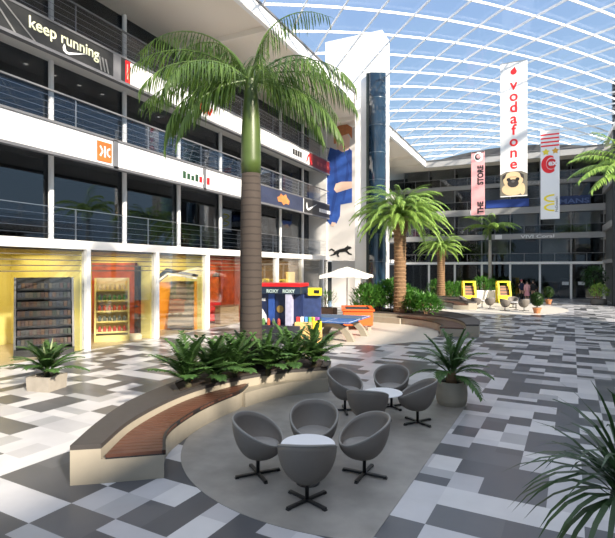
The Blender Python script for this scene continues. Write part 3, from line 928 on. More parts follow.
# ------------------------------------------------------------------ glass roof: shallow vault with a diagonal rib grid
VX, VW, VR, VZ = -2.6, 7.5, 0.9, 13.15
vz = lambda x: VZ + VR * (1 - ((x - VX) / VW) ** 2)
roof = empty('ceiling', (VX, 20, VZ)); roof['kind'] = 'structure'
VY0, VY1 = -6.0, 48.6
b = MB(); n = 24
xs = [VX - VW + 2 * VW * i / n for i in range(n + 1)]
for x in xs:
    b.v += [(x - VX, VY0 - 20, vz(x) - VZ + 0.13), (x - VX, VY1 - 20, vz(x) - VZ + 0.13)]
for i in range(n):
    b.f.append((2 * i, 2 * i + 1, 2 * i + 3, 2 * i + 2)); b.mi.append(0)
b.build('glass', GLASSROOF, roof)


def rib(c, sgn):
    x0, x1 = VX - VW, VX + VW
    pts = []
    for i in range(25):
        x = x0 + (x1 - x0) * i / 24
        y = c + sgn * (x - VX)
        pts.append((x, y))
    seg = [p for p in pts if VY0 <= p[1] <= VY1]
    if len(seg) < 2:
        return
    d = Vector((1, sgn, 0)).normalized(); nn = Vector((-d.y, d.x, 0)) * 0.022
    b = MB(); m = len(seg)
    for (x, y) in seg:
        z = vz(x) - VZ
        for o, dz in ((nn, -0.05), (-nn, -0.05), (-nn, 0.05), (nn, 0.05)):
            b.v.append((x + o.x - VX, y + o.y - 20, z + dz))
    for i in range(m - 1):
        for k in range(4):
            k2 = (k + 1) % 4
            b.f.append((4 * i + k, 4 * i + k2, 4 * i + 4 + k2, 4 * i + 4 + k)); b.mi.append(0)
    b.build('rib', RIB, roof)


STEP = 2.43
c = VY0 - 9
while c < VY1 + 9:
    rib(c, 1); rib(c, -1)
    c += STEP

# ------------------------------------------------------------------ curved planter benches
def planter(I, C, O, label, ns, nw, flip=False, hs=0.35, hc=0.5):
    """bench planter from three plan curves: seat front, seat back (= coping inner edge), outer edge"""
    n = 40
    Ic, Cc, Oc = resample(crom(I), n), resample(crom(C), n), resample(crom(O), n)
    o = Vector((Cc[0].x, Cc[0].y, 0))
    e = empty('planter_bench', o, 0, label, 'planter', 'curved planter benches')
    R = lambda L: [(p.x - o.x, p.y - o.y) for p in L]
    Ir, Cr, Or = R(Ic), R(Cc), R(Oc)
    b = MB(); b.strip(Cr, Or, 0, hc - 0.06)
    b.build('planter_wall', CONC, e)
    # seat tapers to nothing at ns
    Sr = []
    for i in range(ns):
        t = i / (ns - 1)
        k = 1 - max(0, (t - 0.8) / 0.2) ** 2 * 0.95
        Sr.append((Cr[i][0] + (Ir[i][0] - Cr[i][0]) * k, Cr[i][1] + (Ir[i][1] - Cr[i][1]) * k))
    b = MB(); b.strip(Sr, Cr[:ns], 0, hs - 0.05); seat = b.build('seat', CONC, e)
    # low wall under the thin end so that the inner face stays continuous
    b = MB(); b.strip(Ir[ns - 4:], Cr[ns - 4:], 0, hs - 0.07); b.build('low_wall', CONC, e)
    # wooden slats lying across the curve, a few centimetres apart
    sl = MB()
    L = [0]
    for p, q in zip(Sr, Sr[1:]):
        L.append(L[-1] + math.dist(p, q))
    tot = L[-1]; step = 0.115; s = 0.0
    def ev(arr, s):
        j = 0
        while j < len(L) - 2 and L[j + 1] < s:
            j += 1
        t = (s - L[j]) / (L[j + 1] - L[j])
        return (arr[j][0] + (arr[j + 1][0] - arr[j][0]) * t, arr[j][1] + (arr[j + 1][1] - arr[j][1]) * t)
    S2 = [(p[0] + (q[0] - p[0]) * 0.07, p[1] + (q[1] - p[1]) * 0.07) for p, q in zip(Cr, Sr)]
    S3 = [(p[0] + (q[0] - p[0]) * 1.03, p[1] + (q[1] - p[1]) * 1.03) for p, q in zip(Cr, Sr)]
    while s < tot - step:
        sl.strip([ev(S2, s), ev(S2, s + step - 0.014)], [ev(S3, s), ev(S3, s + step - 0.014)], hs - 0.03, hs + 0.01)
        s += step
    sl.build('seat_slats', mat('seat_wood', (0.095, 0.040, 0.024), 0.42, var=0.35, scale=4), seat)
    b = MB(); b.strip(S2, S3, hs - 0.05, hs - 0.03); b.strip(S3, [(p[0] + (q[0] - p[0]) * 0.97, p[1] + (q[1] - p[1]) * 0.97) for p, q in zip(Cr, Sr)], hs - 0.05, hs + 0.012); b.build('seat_frame', BLACK, seat)
    # coping: full width at the near end, then a rim each side of the soil
    k = nw
    b = MB(); b.strip(Cr[:k], Or[:k], hc - 0.06, hc)
    def rim(A, B, w):
        out = []
        for p, q in zip(A, B):
            d = Vector((q[0] - p[0], q[1] - p[1])); d = d.normalized() * min(w, d.length * 0.45)
            out.append((p[0] + d.x, p[1] + d.y))
        return out
    b.strip(Cr[k - 1:], rim(Cr, Or, 0.14)[k - 1:], hc - 0.06, hc)
    b.strip(Or[k - 1:], rim(Or, Cr, 0.14)[k - 1:], hc - 0.06, hc)
    b.strip([Cr[-2], Cr[-1]], [Or[-2], Or[-1]], hc - 0.06, hc)
    b.build('coping', COPING, e)
    b = MB(); b.strip(rim(Cr, Or, 0.13)[k - 1:-1], rim(Or, Cr, 0.13)[k - 1:-1], hc - 0.07, hc - 0.02)
    b.build('soil', SOIL, e)
    return e


I1 = [(-4.38, 4.85), (-4.85, 5.42), (-5.08, 6.1), (-5.2, 6.8), (-5.22, 7.6), (-5.1, 8.4), (-4.8, 9.15), (-4.2, 9.82)]
C1 = [(-4.98, 4.38), (-5.4, 5.26), (-5.66, 6.3), (-5.72, 7.15), (-5.6, 7.9), (-5.32, 8.7), (-4.95, 9.3), (-4.28, 9.95)]
O1 = [(-5.28, 4.17), (-5.78, 5.05), (-6.21, 6.06), (-6.45, 7.4), (-6.6, 8.8), (-6.4, 10.1), (-5.6, 10.9), (-4.5, 10.7)]
planter(I1, C1, O1, 'curved concrete planter bench with wooden seat nearest the grey tub chairs', 28, 17)
I2 = [(-3.62, 19.95), (-3.75, 21.0), (-4.4, 22.2), (-5.5, 23.1), (-7.1, 23.55), (-9.0, 23.9)]
C2 = [(-2.65, 20.05), (-2.95, 21.3), (-3.7, 22.7), (-5.0, 23.55), (-7.0, 23.95), (-9.0, 24.25)]
O2 = [(-2.18, 20.25), (-2.35, 22.0), (-2.95, 24.0), (-4.4, 25.9), (-6.4, 26.6), (-9.2, 26.3)]
planter(I2, C2, O2, 'curved planter bench beyond the blue ping-pong table, with a date palm in it', 28, 12)
sh = lambda P: [(x - 1.6, y + 13.4) for x, y in P]
planter(sh(I2), sh(C2), sh(O2), 'distant curved planter bench in front of the yellow booths', 28, 12)


# ------------------------------------------------------------------ plants
def frond_mesh(mb, az, e0, L, bend, n, ll, lw, ldroop=0.8, fwd=0.55, seg=2, r0=0.02, twist=0.0, bare=0.12, hang=0.35, rnd=RND):
    """pinnate frond: curved midrib with leaflets in two rows"""
    steps = 14
    p = Vector((0, 0, 0)); pts = [p.copy()]; dirs = []
    for i in range(steps):
        s = i / steps
        el = math.radians(e0 - bend * (s ** 1.25))
        a = az + twist * s
        d = Vector((math.cos(el) * math.cos(a), math.cos(el) * math.sin(a), math.sin(el)))
        dirs.append(d); p = p + d * (L / steps); pts.append(p.copy())
    dirs.append(dirs[-1])
    mb.tube(pts, [r0 * (1 - 0.85 * i / steps) for i in range(steps + 1)], 5)
    for i in range(n):
        s = bare + (1 - bare) * (i + 0.5) / n
        f = s * steps; j = min(steps - 1, int(f)); t = f - j
        q = pts[j].lerp(pts[j + 1], t); d = dirs[j].lerp(dirs[j + 1], t).normalized()
        side = d.cross(Vector((0, 0, 1)))
        if side.length < 0.05:
            side = Vector((-math.sin(az), math.cos(az), 0))
        side.normalize()
        prof = math.sin(PI * min(1, 0.18 + 0.82 * s) ** 0.9) ** 0.6 if s < 0.97 else 0.45
        for sg in (-1, 1):
            dd = side * sg * rnd.uniform(0.85, 1.1) + d * (fwd + 0.5 * s) * rnd.uniform(0.8, 1.2) + Vector((0, 0, -hang * rnd.uniform(0.5, 1.5)))
            mb.blade(q, dd, ll * max(0.3, prof) * rnd.uniform(0.85, 1.1), lw, ldroop * rnd.uniform(0.7, 1.3), seg=seg)


def cam_az(deg):
    """azimuth measured from camera-right, anticlockwise seen from above, to world"""
    return math.radians(deg) + ANG


# the big royal palm in the near planter
tx, ty = at(251, 10.9)
rp = empty('royal_palm', (tx, ty, 0.44), 0, 'tall royal palm with thick ringed trunk rising from the near planter bench', 'palm tree', 'royal palms')
prof = [(0.34, 0), (0.29, 0.25), (0.255, 0.8), (0.25, 1.6), (0.245, 2.6), (0.235, 3.6), (0.215, 4.4)]
MB().lathe([(r * 0.98, z) for r, z in prof], 22).build('trunk', TRUNKM, rp, smooth=True)
MB().lathe([(0.215, 4.4), (0.225, 4.7), (0.215, 5.3), (0.18, 5.9), (0.12, 6.5), (0.07, 6.8)], 20).build('crownshaft', SHAFT, rp, smooth=True)
SPEC = [(174, 64, 3.2, 118), (184, 40, 2.9, 88), (180, 12, 2.6, 62), (190, -2, 2.7, 95), (22, 86, 3.0, 104), (2, 22, 2.7, 92), (-10, -10, 2.6, 62), (-75, 25, 2.2, 125),
        (85, 50, 2.8, 85), (222, 20, 2.4, 95), (120, 50, 2.9, 90), (-38, 26, 2.5, 100), (165, 22, 2.8, 78), (35, 25, 2.7, 85), (200, -15, 2.3, 70), (12, 5, 2.5, 85), (150, 65, 2.7, 95), (177, 0, 2.3, 82), (194, 28, 2.6, 92), (-3, 36, 2.6, 100), (16, -8, 2.2, 70)]
for i, (a, e0, L, bd) in enumerate(SPEC):
    b = MB(); frond_mesh(b, cam_az(a), e0, L, bd, 36, 0.82, 0.028, ldroop=2.2, fwd=0.35, seg=4, r0=0.026, hang=0.6, bare=0.12)
    b.build('frond', FROND, rp, (0.05 * math.cos(cam_az(a)), 0.05 * math.sin(cam_az(a)), 6.5))


def royal(u, depth, h, L, label, name='royal_palm', r=0.16, n=12, base=0.0, seedv=1, m=FROND, spec=None):
    rr = random.Random(seedv)
    x, y = at(u, depth)
    e = empty(name, (x, y, base), 0, label, 'palm tree', 'royal palms')
    MB().lathe([(r * 1.25, 0), (r, 0.5), (r * 0.95, h * 0.5), (r * 0.8, h - 1.1)], 16).build('trunk', GREYTRUNK, e, smooth=True)
    MB().lathe([(r * 0.8, h - 1.1), (r * 0.85, h - 0.8), (r * 0.6, h - 0.2), (r * 0.2, h + 0.1)], 14).build('crownshaft', SHAFT, e, smooth=True)
    for i in range(n):
        if spec:
            a, e0, bd = spec[i]
            a = cam_az(a)
        else:
            a = i * 2.4 + rr.uniform(-.2, .2); e0 = rr.choice((60, 35, 15, 25)); bd = rr.uniform(75, 95)
        b = MB(); frond_mesh(b, a, e0, L * rr.uniform(0.9, 1.1), bd, 34, L * 0.23, L * 0.026, ldroop=1.2, fwd=0.5, seg=2, r0=0.03, hang=0.4, rnd=rr)
        b.build('frond', m, e, (0, 0, h - 0.1))
    return e


royal(490, 43.5, 6.4, 2.7, 'slim royal palm behind the yellow booths under the long banner', seedv=3, m=FROND2)
royal(629, 24, 7.7, 3.0, 'royal palm at the right edge with only drooping fronds in view', seedv=5, r=0.2, m=FROND2, n=13,
      spec=[(175, 40, 75), (190, 15, 70), (200, -5, 50), (165, 60, 100), (180, 75, 70), (215, 20, 80), (150, 30, 80), (90, 45, 80), (60, 30, 80), (0, 40, 80), (-30, 20, 70), (-60, 45, 80), (-90, 20, 80)])


def date_palm(u, depth, h, L, label, r=0.3, n=60, base=0.44, seedv=2):
    rr = random.Random(seedv)
    x, y = at(u, depth)
    e = empty('date_palm', (x, y, base), 0, label, 'palm tree', 'date palms')
    pf = [(r * 1.15, 0)]
    k = 26
    for i in range(k):
        z0 = (h - base) * i / k
        rad = r * (1.0 - 0.12 * math.sin(PI * i / k)) * (1.25 if i > k - 5 else 1)
        pf += [(rad * 0.93, z0 + 0.02), (rad * 1.07, z0 + (h - base) / k * 0.9)]
    MB().lathe(pf, 18).build('trunk', DATETRUNK, e)
    for i in range(n):
        a = i * 2.39996 + rr.uniform(-.15, .15)
        t = i / n
        e0 = 82 - 88 * t + rr.uniform(-8, 8)
        b = MB(); frond_mesh(b, a, e0, L * rr.uniform(0.9, 1.1), rr.uniform(95, 125) if t < .6 else rr.uniform(60, 85), 34, L * 0.15, L * 0.015, ldroop=1.0, fwd=1.0, seg=2, r0=0.02, hang=0.35, bare=0.16, rnd=rr)
        b.build('frond', FROND2, e, (0.12 * math.cos(a), 0.12 * math.sin(a), h - base))
    return e


date_palm(400, 24.8, 5.35, 2.6, 'stout date palm with bushy crown beside the dark glass tower', r=0.34, n=112)
date_palm(441, 41.5, 4.5, 2.2, 'shorter date palm far behind, left of the yellow booths', r=0.36, n=64, seedv=9)


def fern(x, y, z, L, label, n=20, seedv=1, name='cycad_fern', m=FERN, lw=0.055, group='ferns in the near planter bench', nl=15, e_hi=82, e_lo=12, ll=0.30, bend=(50, 85)):
    rr = random.Random(seedv)
    e = empty(name, (x, y, z), 0, label, 'fern', group)
    MB().lathe([(0.06, -0.03), (0.07, 0.04), (0.04, 0.12)], 10).build('stem', mat('fern_crown', (0.05, 0.045, 0.02), 0.9), e)
    for i in range(n):
        a = i * 2.39996 + rr.uniform(-.2, .2)
        e0 = e_hi - (e_hi - e_lo) * (i / n) + rr.uniform(-8, 8)
        b = MB(); frond_mesh(b, a, e0, L * rr.uniform(0.85, 1.12), rr.uniform(*bend), nl, L * ll, lw, ldroop=0.6, fwd=0.85, seg=2, r0=0.012, hang=0.05, bare=0.15, rnd=rr)
        b.build('frond', m, e, (0, 0, 0.08))
    return e


FPOS = [(188, 9.15, 0.85, 'leftmost fern in the near planter, at the wide end of its coping'),
        (214, 9.5, 0.78, 'second fern from the left in the near planter bench'),
        (234, 9.9, 0.85, 'third fern from the left, directly left of the thick palm trunk'),
        (268, 10.3, 0.72, 'fern directly right of the thick palm trunk in the planter'),
        (291, 10.7, 0.85, 'fern beside the white flower in the near planter bench'),
        (314, 11.1, 0.82, 'rightmost fern in the near planter, in front of the kiosk'),
        (246, 11.6, 0.72, 'fern behind the thick palm trunk in the near planter')]
for i, (u, d, L, lab) in enumerate(FPOS):
    x, y = at(u, d)
    fern(x, y, 0.47, L * 1.12, lab, n=19, seedv=20 + i, e_hi=90, e_lo=30, ll=0.30, lw=0.075, bend=(28, 58))
x, y = at(287.5, 10.35)
e = empty('white_flower', (x, y, 0.47), 0, 'single white flower among the ferns of the near planter', 'flower')
MB().tube([(0, 0, 0), (0.02, 0, 0.2), (0, 0, 0.33)], 0.008, 6).build('stem', SHAFT, e)
b = MB()
for k in range(6):
    a = k * PI / 3
    b.blade((0, 0, 0.33), Vector((math.cos(a), math.sin(a), 0.5)), 0.11, 0.09, 0.6, seg=3)
b.build('petals', mat('petal', (0.85, 0.85, 0.82), 0.6), e)


def pot_round(x, y, r, h, label, cat='planter', m=CONC, name='plant_pot'):
    e = empty(name, (x, y, 0), 0, label, cat)
    MB().lathe([(r * 0.86, 0), (r * 0.97, h * 0.2), (r, h * 0.5), (r * 0.95, h * 0.85), (r * 0.9, h), (r * 0.82, h), (r * 0.8, h - 0.06)], 32, cap=False).lathe([(0.0, 0.004), (r * 0.86, 0.004)], 32, cap=False).build('pot', m, e, smooth=False)
    MB().lathe([(0.0, h - 0.05), (r * 0.84, h - 0.06)], 24, cap=False).build('soil', SOIL, e)
    return e


# right potted cycad
px, py = gp(451.5, 404)
pot_round(px, py, 0.31, 0.47, 'round grey concrete pot behind the tub chairs, holding a broad green plant')
rr = random.Random(4)
e = empty('potted_cycad', (px, py, 0.41), 0, 'broad leaved green plant in round grey pot right of the tub chairs', 'plant')
MB().lathe([(0.10, 0), (0.12, 0.1), (0.07, 0.25)], 12).build('stem', DATETRUNK, e)
for i in range(20):
    a = i * 2.39996
    e0 = 88 - 75 * (i / 20) + rr.uniform(-6, 6)
    L = 0.95 if i < 5 else rr.uniform(0.8, 1.0)
    b = MB(); frond_mesh(b, a, e0, L, rr.uniform(20, 45) if i < 6 else rr.uniform(45, 80), 16, 0.27, 0.055, ldroop=0.5, fwd=0.9, seg=2, r0=0.014, hang=0.05, bare=0.18, rnd=rr)
    b.build('frond', FERN, e, (0, 0, 0.15))

# left square pot
px, py = gp(47, 389)
e = empty('square_pot', (px, py, 0), 0.22, 'low square concrete pot on the sunlit tiles at far left', 'planter')
b = MB(); w, w2 = 0.36, 0.34  # upper and lower half widths
vs = [(-w2, -w2, 0), (w2, -w2, 0), (w2, w2, 0), (-w2, w2, 0), (-w, -w, 0.38), (w, -w, 0.38), (w, w, 0.38), (-w, w, 0.38), (-.31, -.31, 0.38), (.31, -.31, .38), (.31, .31, .38), (-.31, .31, .38), (-.31, -.31, 0.3), (.31, -.31, .3), (.31, .31, .3), (-.31, .31, .3)]
fs = [(3, 2, 1, 0), (0, 1, 5, 4), (1, 2, 6, 5), (2, 3, 7, 6), (3, 0, 4, 7)]
for i in range(4):
    j = (i + 1) % 4
    fs += [(4 + i, 4 + j, 8 + j, 8 + i), (8 + i, 8 + j, 12 + j, 12 + i)]
b.add([(p[0] * .82, p[1] * .82, p[2] * .85) for p in vs], fs); b.build('pot', mat('weathered_concrete', (0.30, 0.27, 0.23), 0.7, var=0.25, scale=6), e)
MB().box(-0.25, 0.25, -0.25, 0.25, 0.22, 0.28).build('soil', SOIL, e)
e = fern(px, py, 0.28, 0.85, 'green fern with two pale shoots in the square pot at left', n=30, seedv=51, name='potted_fern', group=None, e_hi=88, e_lo=28, ll=0.27, lw=0.06, bend=(35, 70))
for a, h in ((cam_az(20), 0.8), (cam_az(170), 0.72)):
    b = MB(); b.blade((0, 0, 0.1), Vector((0.15 * math.cos(a), 0.15 * math.sin(a), 1)), h, 0.05, -0.0, up=Vector((math.sin(a), -math.cos(a), 0.2)), seg=4)
    b.build('shoot', PALEBUD, e)

# foreground dracaena, pot out of frame
px, py = at(624, 4.0)
pot_round(px, py, 0.17, 0.4, 'dark round pot of the strap leaved plant at lower right', m=BLACK)
e = empty('dracaena', (px, py, 0.36), 0, 'strap leaved plant with long arching leaves at the lower right corner', 'plant')
MB().tube([(0, 0, 0), (0.02, 0.0, 0.3), (0, 0, 0.6)], 0.035, 10).build('stem', DATETRUNK, e)
rr = random.Random(12)
for i in range(98):
    a = i * 2.39996 + rr.uniform(-.3, .3)
    el = math.radians(rr.uniform(8, 85))
    d = Vector((math.cos(el) * math.cos(a), math.cos(el) * math.sin(a), math.sin(el)))
    b = MB(); b.blade((0, 0, rr.uniform(0.36, 0.62)), d, rr.uniform(0.8, 1.12), 0.048, rr.uniform(1.3, 2.3), seg=5)
    b.build('leaf', DRAC, e)


def bush(x, y, z, rx, ry, h, label, n=260, ll=0.3, lw=0.05, seedv=1, group=None, m=BUSH, name='bush', cat='bush'):
    rr = random.Random(seedv)
    e = empty(name, (x, y, z), 0, label, cat, group)
    b = MB()
    for i in range(7):
        a = rr.uniform(0, 2 * PI); t = rr.uniform(0.2, 0.6)
        b.tube([(0.1 * math.cos(a), 0.1 * math.sin(a), -0.02), (rx * t * math.cos(a), ry * t * math.sin(a), h * 0.7)], [0.02, 0.008], 5)
    b.build('branches', DATETRUNK, e)
    b = MB()
    for i in range(n):
        a = rr.uniform(0, 2 * PI); cz = rr.uniform(-0.5, 1); rad = math.sqrt(max(0, 1 - cz * cz)) * rr.uniform(0.55, 1) if cz > 0 else rr.uniform(0.6, 1)
        p = Vector((rx * rad * math.cos(a), ry * rad * math.sin(a), h * (0.45 + 0.5 * cz)))
        d = Vector((math.cos(a) * rad, math.sin(a) * rad, rr.uniform(0.0, 0.9))).normalized() + Vector((rr.uniform(-.5, .5), rr.uniform(-.5, .5), rr.uniform(-.3, .5)))
        b.blade(p, d, ll * rr.uniform(0.6, 1.2), lw, rr.uniform(0.3, 1.2), seg=2)
    b.build('foliage', m, e)
    return e


BP = [(366, 25.6, 0.8, 1.5, 'leftmost bush in the middle planter, right behind the parasol'), (378, 25.9, 0.9, 1.45, 'bush left of the date palm trunk in the middle planter'),
      (413, 24.9, 0.75, 1.15, 'bush just right of the date palm trunk in the middle planter'), (427, 23.9, 0.75, 1.05, 'rightmost bush in the middle planter, nearest its end'),
      (389, 26.1, 0.7, 1.75, 'tallest bush behind the date palm in the middle planter'), (407, 25.9, 0.6, 1.4, 'bush behind the trunk on the right side of middle planter')]
for i, (u, d, r, h, lab) in enumerate(BP):
    x, y = at(u, d)
    bush(x, y, 0.44, r, r, h - 0.1, lab, n=800, lw=0.075, seedv=70 + i, group='bushes of the middle planter', ll=0.34)
BP = [(436, 43.0, 0.9, 1.7, 'far bush left of the shorter date palm'), (449, 42.5, 0.8, 1.45, 'far bush right of the shorter date palm'),
      (458, 43.5, 0.8, 1.5, 'far bush behind the left yellow booth'), (481, 42.2, 1.0, 2.0, 'far bush above the white block between the booths'),
      (492, 43.0, 0.9, 1.7, 'far bush at the foot of the slim royal palm'), (505, 43.0, 0.75, 1.6, 'far bush behind the right yellow booth')]
for i, (u, d, r, h, lab) in enumerate(BP):
    x, y = at(u, d)
    bush(x, y, 0.0, r, r, h, lab, n=600, lw=0.08, seedv=90 + i, group='bushes of the far planting', ll=0.36)

# small planter box by the shop fronts
x, y = at(328, 27.5)
e = empty('planter_box', (x, y, 0), 0, 'brown planter box in front of the dark shop front beyond the kiosk', 'planter')
bevel(MB().box(-0.45, 0.45, -0.3, 0.3, 0, 0.5).build('box', mat('brown_box', (0.16, 0.09, 0.06), 0.6), e), 0.02)
MB().box(-0.4, 0.4, -0.25, 0.25, 0.5, 0.52).build('soil', SOIL, e)
bush(x, y, 0.52, 0.45, 0.35, 0.9, 'grassy green plant in the brown planter box', n=220, seedv=33, name='grass_plant', cat='plant', ll=0.4, lw=0.03)

# topiary balls in terracotta pots
def topiary(u, depth, r, hc, label, seedv):
    x, y = at(u, depth)
    pot = empty('terracotta_pot', (x, y, 0), 0, 'terracotta pot under ' + label, 'planter')
    MB().lathe([(0.17, 0), (0.23, 0.28), (0.26, 0.28), (0.26, 0.35), (0.22, 0.35), (0.21, 0.30)], 20, cap=False).lathe([(0, 0.004), (0.17, 0.004)], 20, cap=False).build('pot', TERRA, pot)
    MB().lathe([(0, 0.31), (0.218, 0.31)], 16, cap=False).build('soil', SOIL, pot)
    e = empty('topiary', (x, y, 0.31), 0, label, 'topiary')
    MB().tube([(0, 0, -0.01), (0, 0, hc - 0.31)], 0.035, 8).build('stem', DATETRUNK, e)
    rr = random.Random(seedv)
    b = MB(); b.sphere((0, 0, hc - 0.31), r * 0.88, r * 0.88, r * 0.88, 18, 12)
    for i in range(700):
        v = Vector((rr.gauss(0, 1), rr.gauss(0, 1), rr.gauss(0, 1))).normalized()
        b.blade(Vector((0, 0, hc - 0.31)) + v * r * 0.85, v + Vector((rr.uniform(-.6, .6), rr.uniform(-.6, .6), rr.uniform(-.6, .6))), 0.12, 0.07, 0.2, seg=2)
    b.build('foliage', leaf_mat('topiary_leaf', (0.01, 0.03, 0.008), (0.05, 0.11, 0.02)) if 'topiary_leaf' not in MATS else MATS['topiary_leaf'], e)


topiary(537, 29.5, 0.40, 0.86, 'larger dark green ball topiary in front of the far terrace', 1)
topiary(548.5, 37.5, 0.40, 0.90, 'smaller green ball topiary behind the larger one', 2)

# potted bush and tree at right
x, y = at(599, 36.5)
pot_round(x, y, 0.56, 0.45, 'wide dark pot at the foot of the right glass corner', m=mat('dark_pot', (0.10, 0.09, 0.08), 0.6))
bush(x, y, 0.42, 0.7, 0.7, 1.1, 'leafy bush in the wide dark pot at right', n=320, seedv=41, ll=0.26, lw=0.12, m=FROND2)
x, y = at(594, 38.0)
e = empty('small_tree', (x, y, 0), 0, 'small round tree with dark crown behind the potted bush at right', 'tree')
MB().tube([(0, 0, 0), (0.03, 0, 0.9), (0, 0, 1.9)], [0.07, 0.06, 0.04], 8).build('trunk', DATETRUNK, e)
rr = random.Random(8); b = MB()
for i in range(620):
    v = Vector((rr.gauss(0, 1), rr.gauss(0, 1), rr.gauss(0, 1))).normalized() * rr.uniform(0.5, 1)
    b.blade((v.x * 0.95, v.y * 0.95, 2.15 + v.z * 0.8), v + Vector((rr.uniform(-.6, .6), rr.uniform(-.6, .6), rr.uniform(-.6, .4))), 0.28, 0.12, 0.5, seg=2)
b.build('crown', leaf_mat('dark_tree_leaf', (0.008, 0.03, 0.008), (0.04, 0.12, 0.025)), e)

# ------------------------------------------------------------------ tub chairs and tables
def make_chair():
    e = empty('tub_chair', (0, 0, 0))
    R, zb, n, m = 0.345, 0.21, 40, 12
    zr = lambda a: 0.615 - 0.165 * math.cos(a) - 0.02 * math.cos(2 * a)
    vs = []; fs = []
    for i in range(m + 1):
        th = PI / 2 * (i / m)
        for k in range(n):
            a = 2 * PI * k / n
            r = R * math.sin(th) ** 0.85 if i else 0.03
            vs.append((r * math.cos(a) * 0.98, r * math.sin(a), zb + (zr(a) - zb) * (1 - math.cos(th)) ** 0.95))
    ri = R - 0.03
    for i in range(m, -1, -1):
        th = PI / 2 * (i / m)
        for k in range(n):
            a = 2 * PI * k / n
            r = ri * math.sin(th) ** 0.8 if i else 0.0
            vs.append((r * math.cos(a) * 0.98, r * math.sin(a), 0.31 + (zr(a) + 0.008 * (i == m) - 0.31) * (1 - math.cos(th))))
    for i in range(2 * m + 1):
        for k in range(n):
            k2 = (k + 1) % n
            fs.append((i * n + k, i * n + k2, (i + 1) * n + k2, (i + 1) * n + k))
    fs.append(tuple(range(n - 1, -1, -1)))
    b = MB().add(vs, fs)
    shell = b.build('shell', CHAIRM, e, smooth=True)
    b = MB(); rim = [(R * 0.97 * 0.98 * math.cos(2 * PI * k / 40), R * 0.97 * math.sin(2 * PI * k / 40), zr(2 * PI * k / 40)) for k in range(41)]
    b.tube(rim, 0.016, 8, cap=False); b.build('rim_piping', mat('rim_piping', (0.22, 0.21, 0.195), 0.55), shell, smooth=True)
    b = MB().lathe([(0.0, 0.315), (0.20, 0.33), (0.265, 0.37), (0.26, 0.41), (0.2, 0.432), (0, 0.44)], 28, (0.02, 0, 0), cap=False)
    b.build('seat_cushion', CUSH, e, smooth=True)
    MB().lathe([(0.024, 0.025), (0.024, 0.21), (0.07, 0.222), (0.07, 0.235)], 14).build('stem', BLACK, e, smooth=True)
    for k in range(4):
        a = PI / 4 + k * PI / 2
        b = MB(); b.obox((0.15, 0, 0.022), 0.30, 0.042, 0.026)
        b.obox((0.285, 0, 0.008), 0.05, 0.042, 0.016)
        b.build('foot', BLACK, e, rz=a)
    return e


def make_table():
    e = empty('round_table', (0, 0, 0))
    MB().lathe([(0, 0.475), (0.33, 0.478), (0.345, 0.488), (0.335, 0.5), (0, 0.5)], 40, cap=False).build('tabletop', TABLEW, e)
    MB().lathe([(0.03, 0.02), (0.03, 0.47), (0.09, 0.478)], 16).build('column', BLACK, e)
    MB().lathe([(0.15, 0), (0.15, 0.012), (0.03, 0.03)], 28).build('base', BLACK, e)
    return e


chair0 = make_chair(); table0 = make_table()
used = {'c': False, 't': False}


def place_chair(p, face, label, group=None, z=0.006):
    c = copy_tree(chair0) if used['c'] else chair0
    used['c'] = True
    c.location = (p[0], p[1], z)
    c.rotation_euler = (0, 0, math.atan2(face[1] - p[1], face[0] - p[0]))
    tag(c, label, 'chair')
    if group: c['group'] = group
    return c


def place_table(p, label, group, z=0.006):
    c = copy_tree(table0) if used['t'] else table0
    used['t'] = True
    c.location = (p[0], p[1], z)
    return tag(c, label, 'table', group)


T1 = at(308, 6.12); T2 = at(383, 8.65)
place_table(T1, 'white round table in the middle of the nearest four tub chairs', 'white round tables')
place_table(T2, 'white round table among the rear group of tub chairs by the round pot', 'white round tables')
G1, G2 = 'tub chairs of the nearest group', 'tub chairs of the rear group'
place_chair(gp(258, 475), T1, 'grey tub chair of the nearest group, left of the table, seen from its side', G1)
place_chair(gp(307, 502), T1, 'grey tub chair nearest to the viewer with its back turned', G1)
place_chair(gp(364.4, 475), T1, 'grey tub chair of the nearest group, right of the table', G1)
place_chair(at(314, 6.85), at(308, 5.9), 'grey tub chair of the nearest group behind the table, its seat facing the viewer', G1)
place_chair(gp(345, 411), T2, 'grey tub chair of the rear group at left, by the end of the planter bench', G2)
place_chair(at(367.5, 8.0), at(375, 8.8), 'grey tub chair of the rear group with its back turned to the viewer', G2)
place_chair(gp(391.5, 407), at(382, 8.6), 'grey tub chair of the rear group facing the viewer, farthest back', G2)
place_chair(gp(417.6, 423), T2, 'grey tub chair of the rear group at right, in front of the round pot', G2)
# far terrace
FT = [(at(482, 34.2), [(464, 34.8, 'leftmost tub chair of the far terrace, left of the left yellow booth'), (476, 33.2, 'far terrace tub chair between the two yellow booths, left one'), (490, 33.0, 'far terrace tub chair below the white block, right one')]),
      (at(516, 32.2), [(505, 31.5, 'far terrace tub chair directly below the right yellow booth'), (524, 31.2, 'far terrace tub chair left of the larger ball topiary'), (513, 33.8, 'far terrace tub chair behind its table, nearest the people')])]
for i, (c, L) in enumerate(FT):
    place_table(c, ('white round table on the far terrace below the left yellow booth', 'white round table on the far terrace left of the larger ball topiary')[i], 'white round tables')
    for (u, d, lab) in L:
        place_chair(at(u, d), c, lab, 'tub chairs of the far terrace')

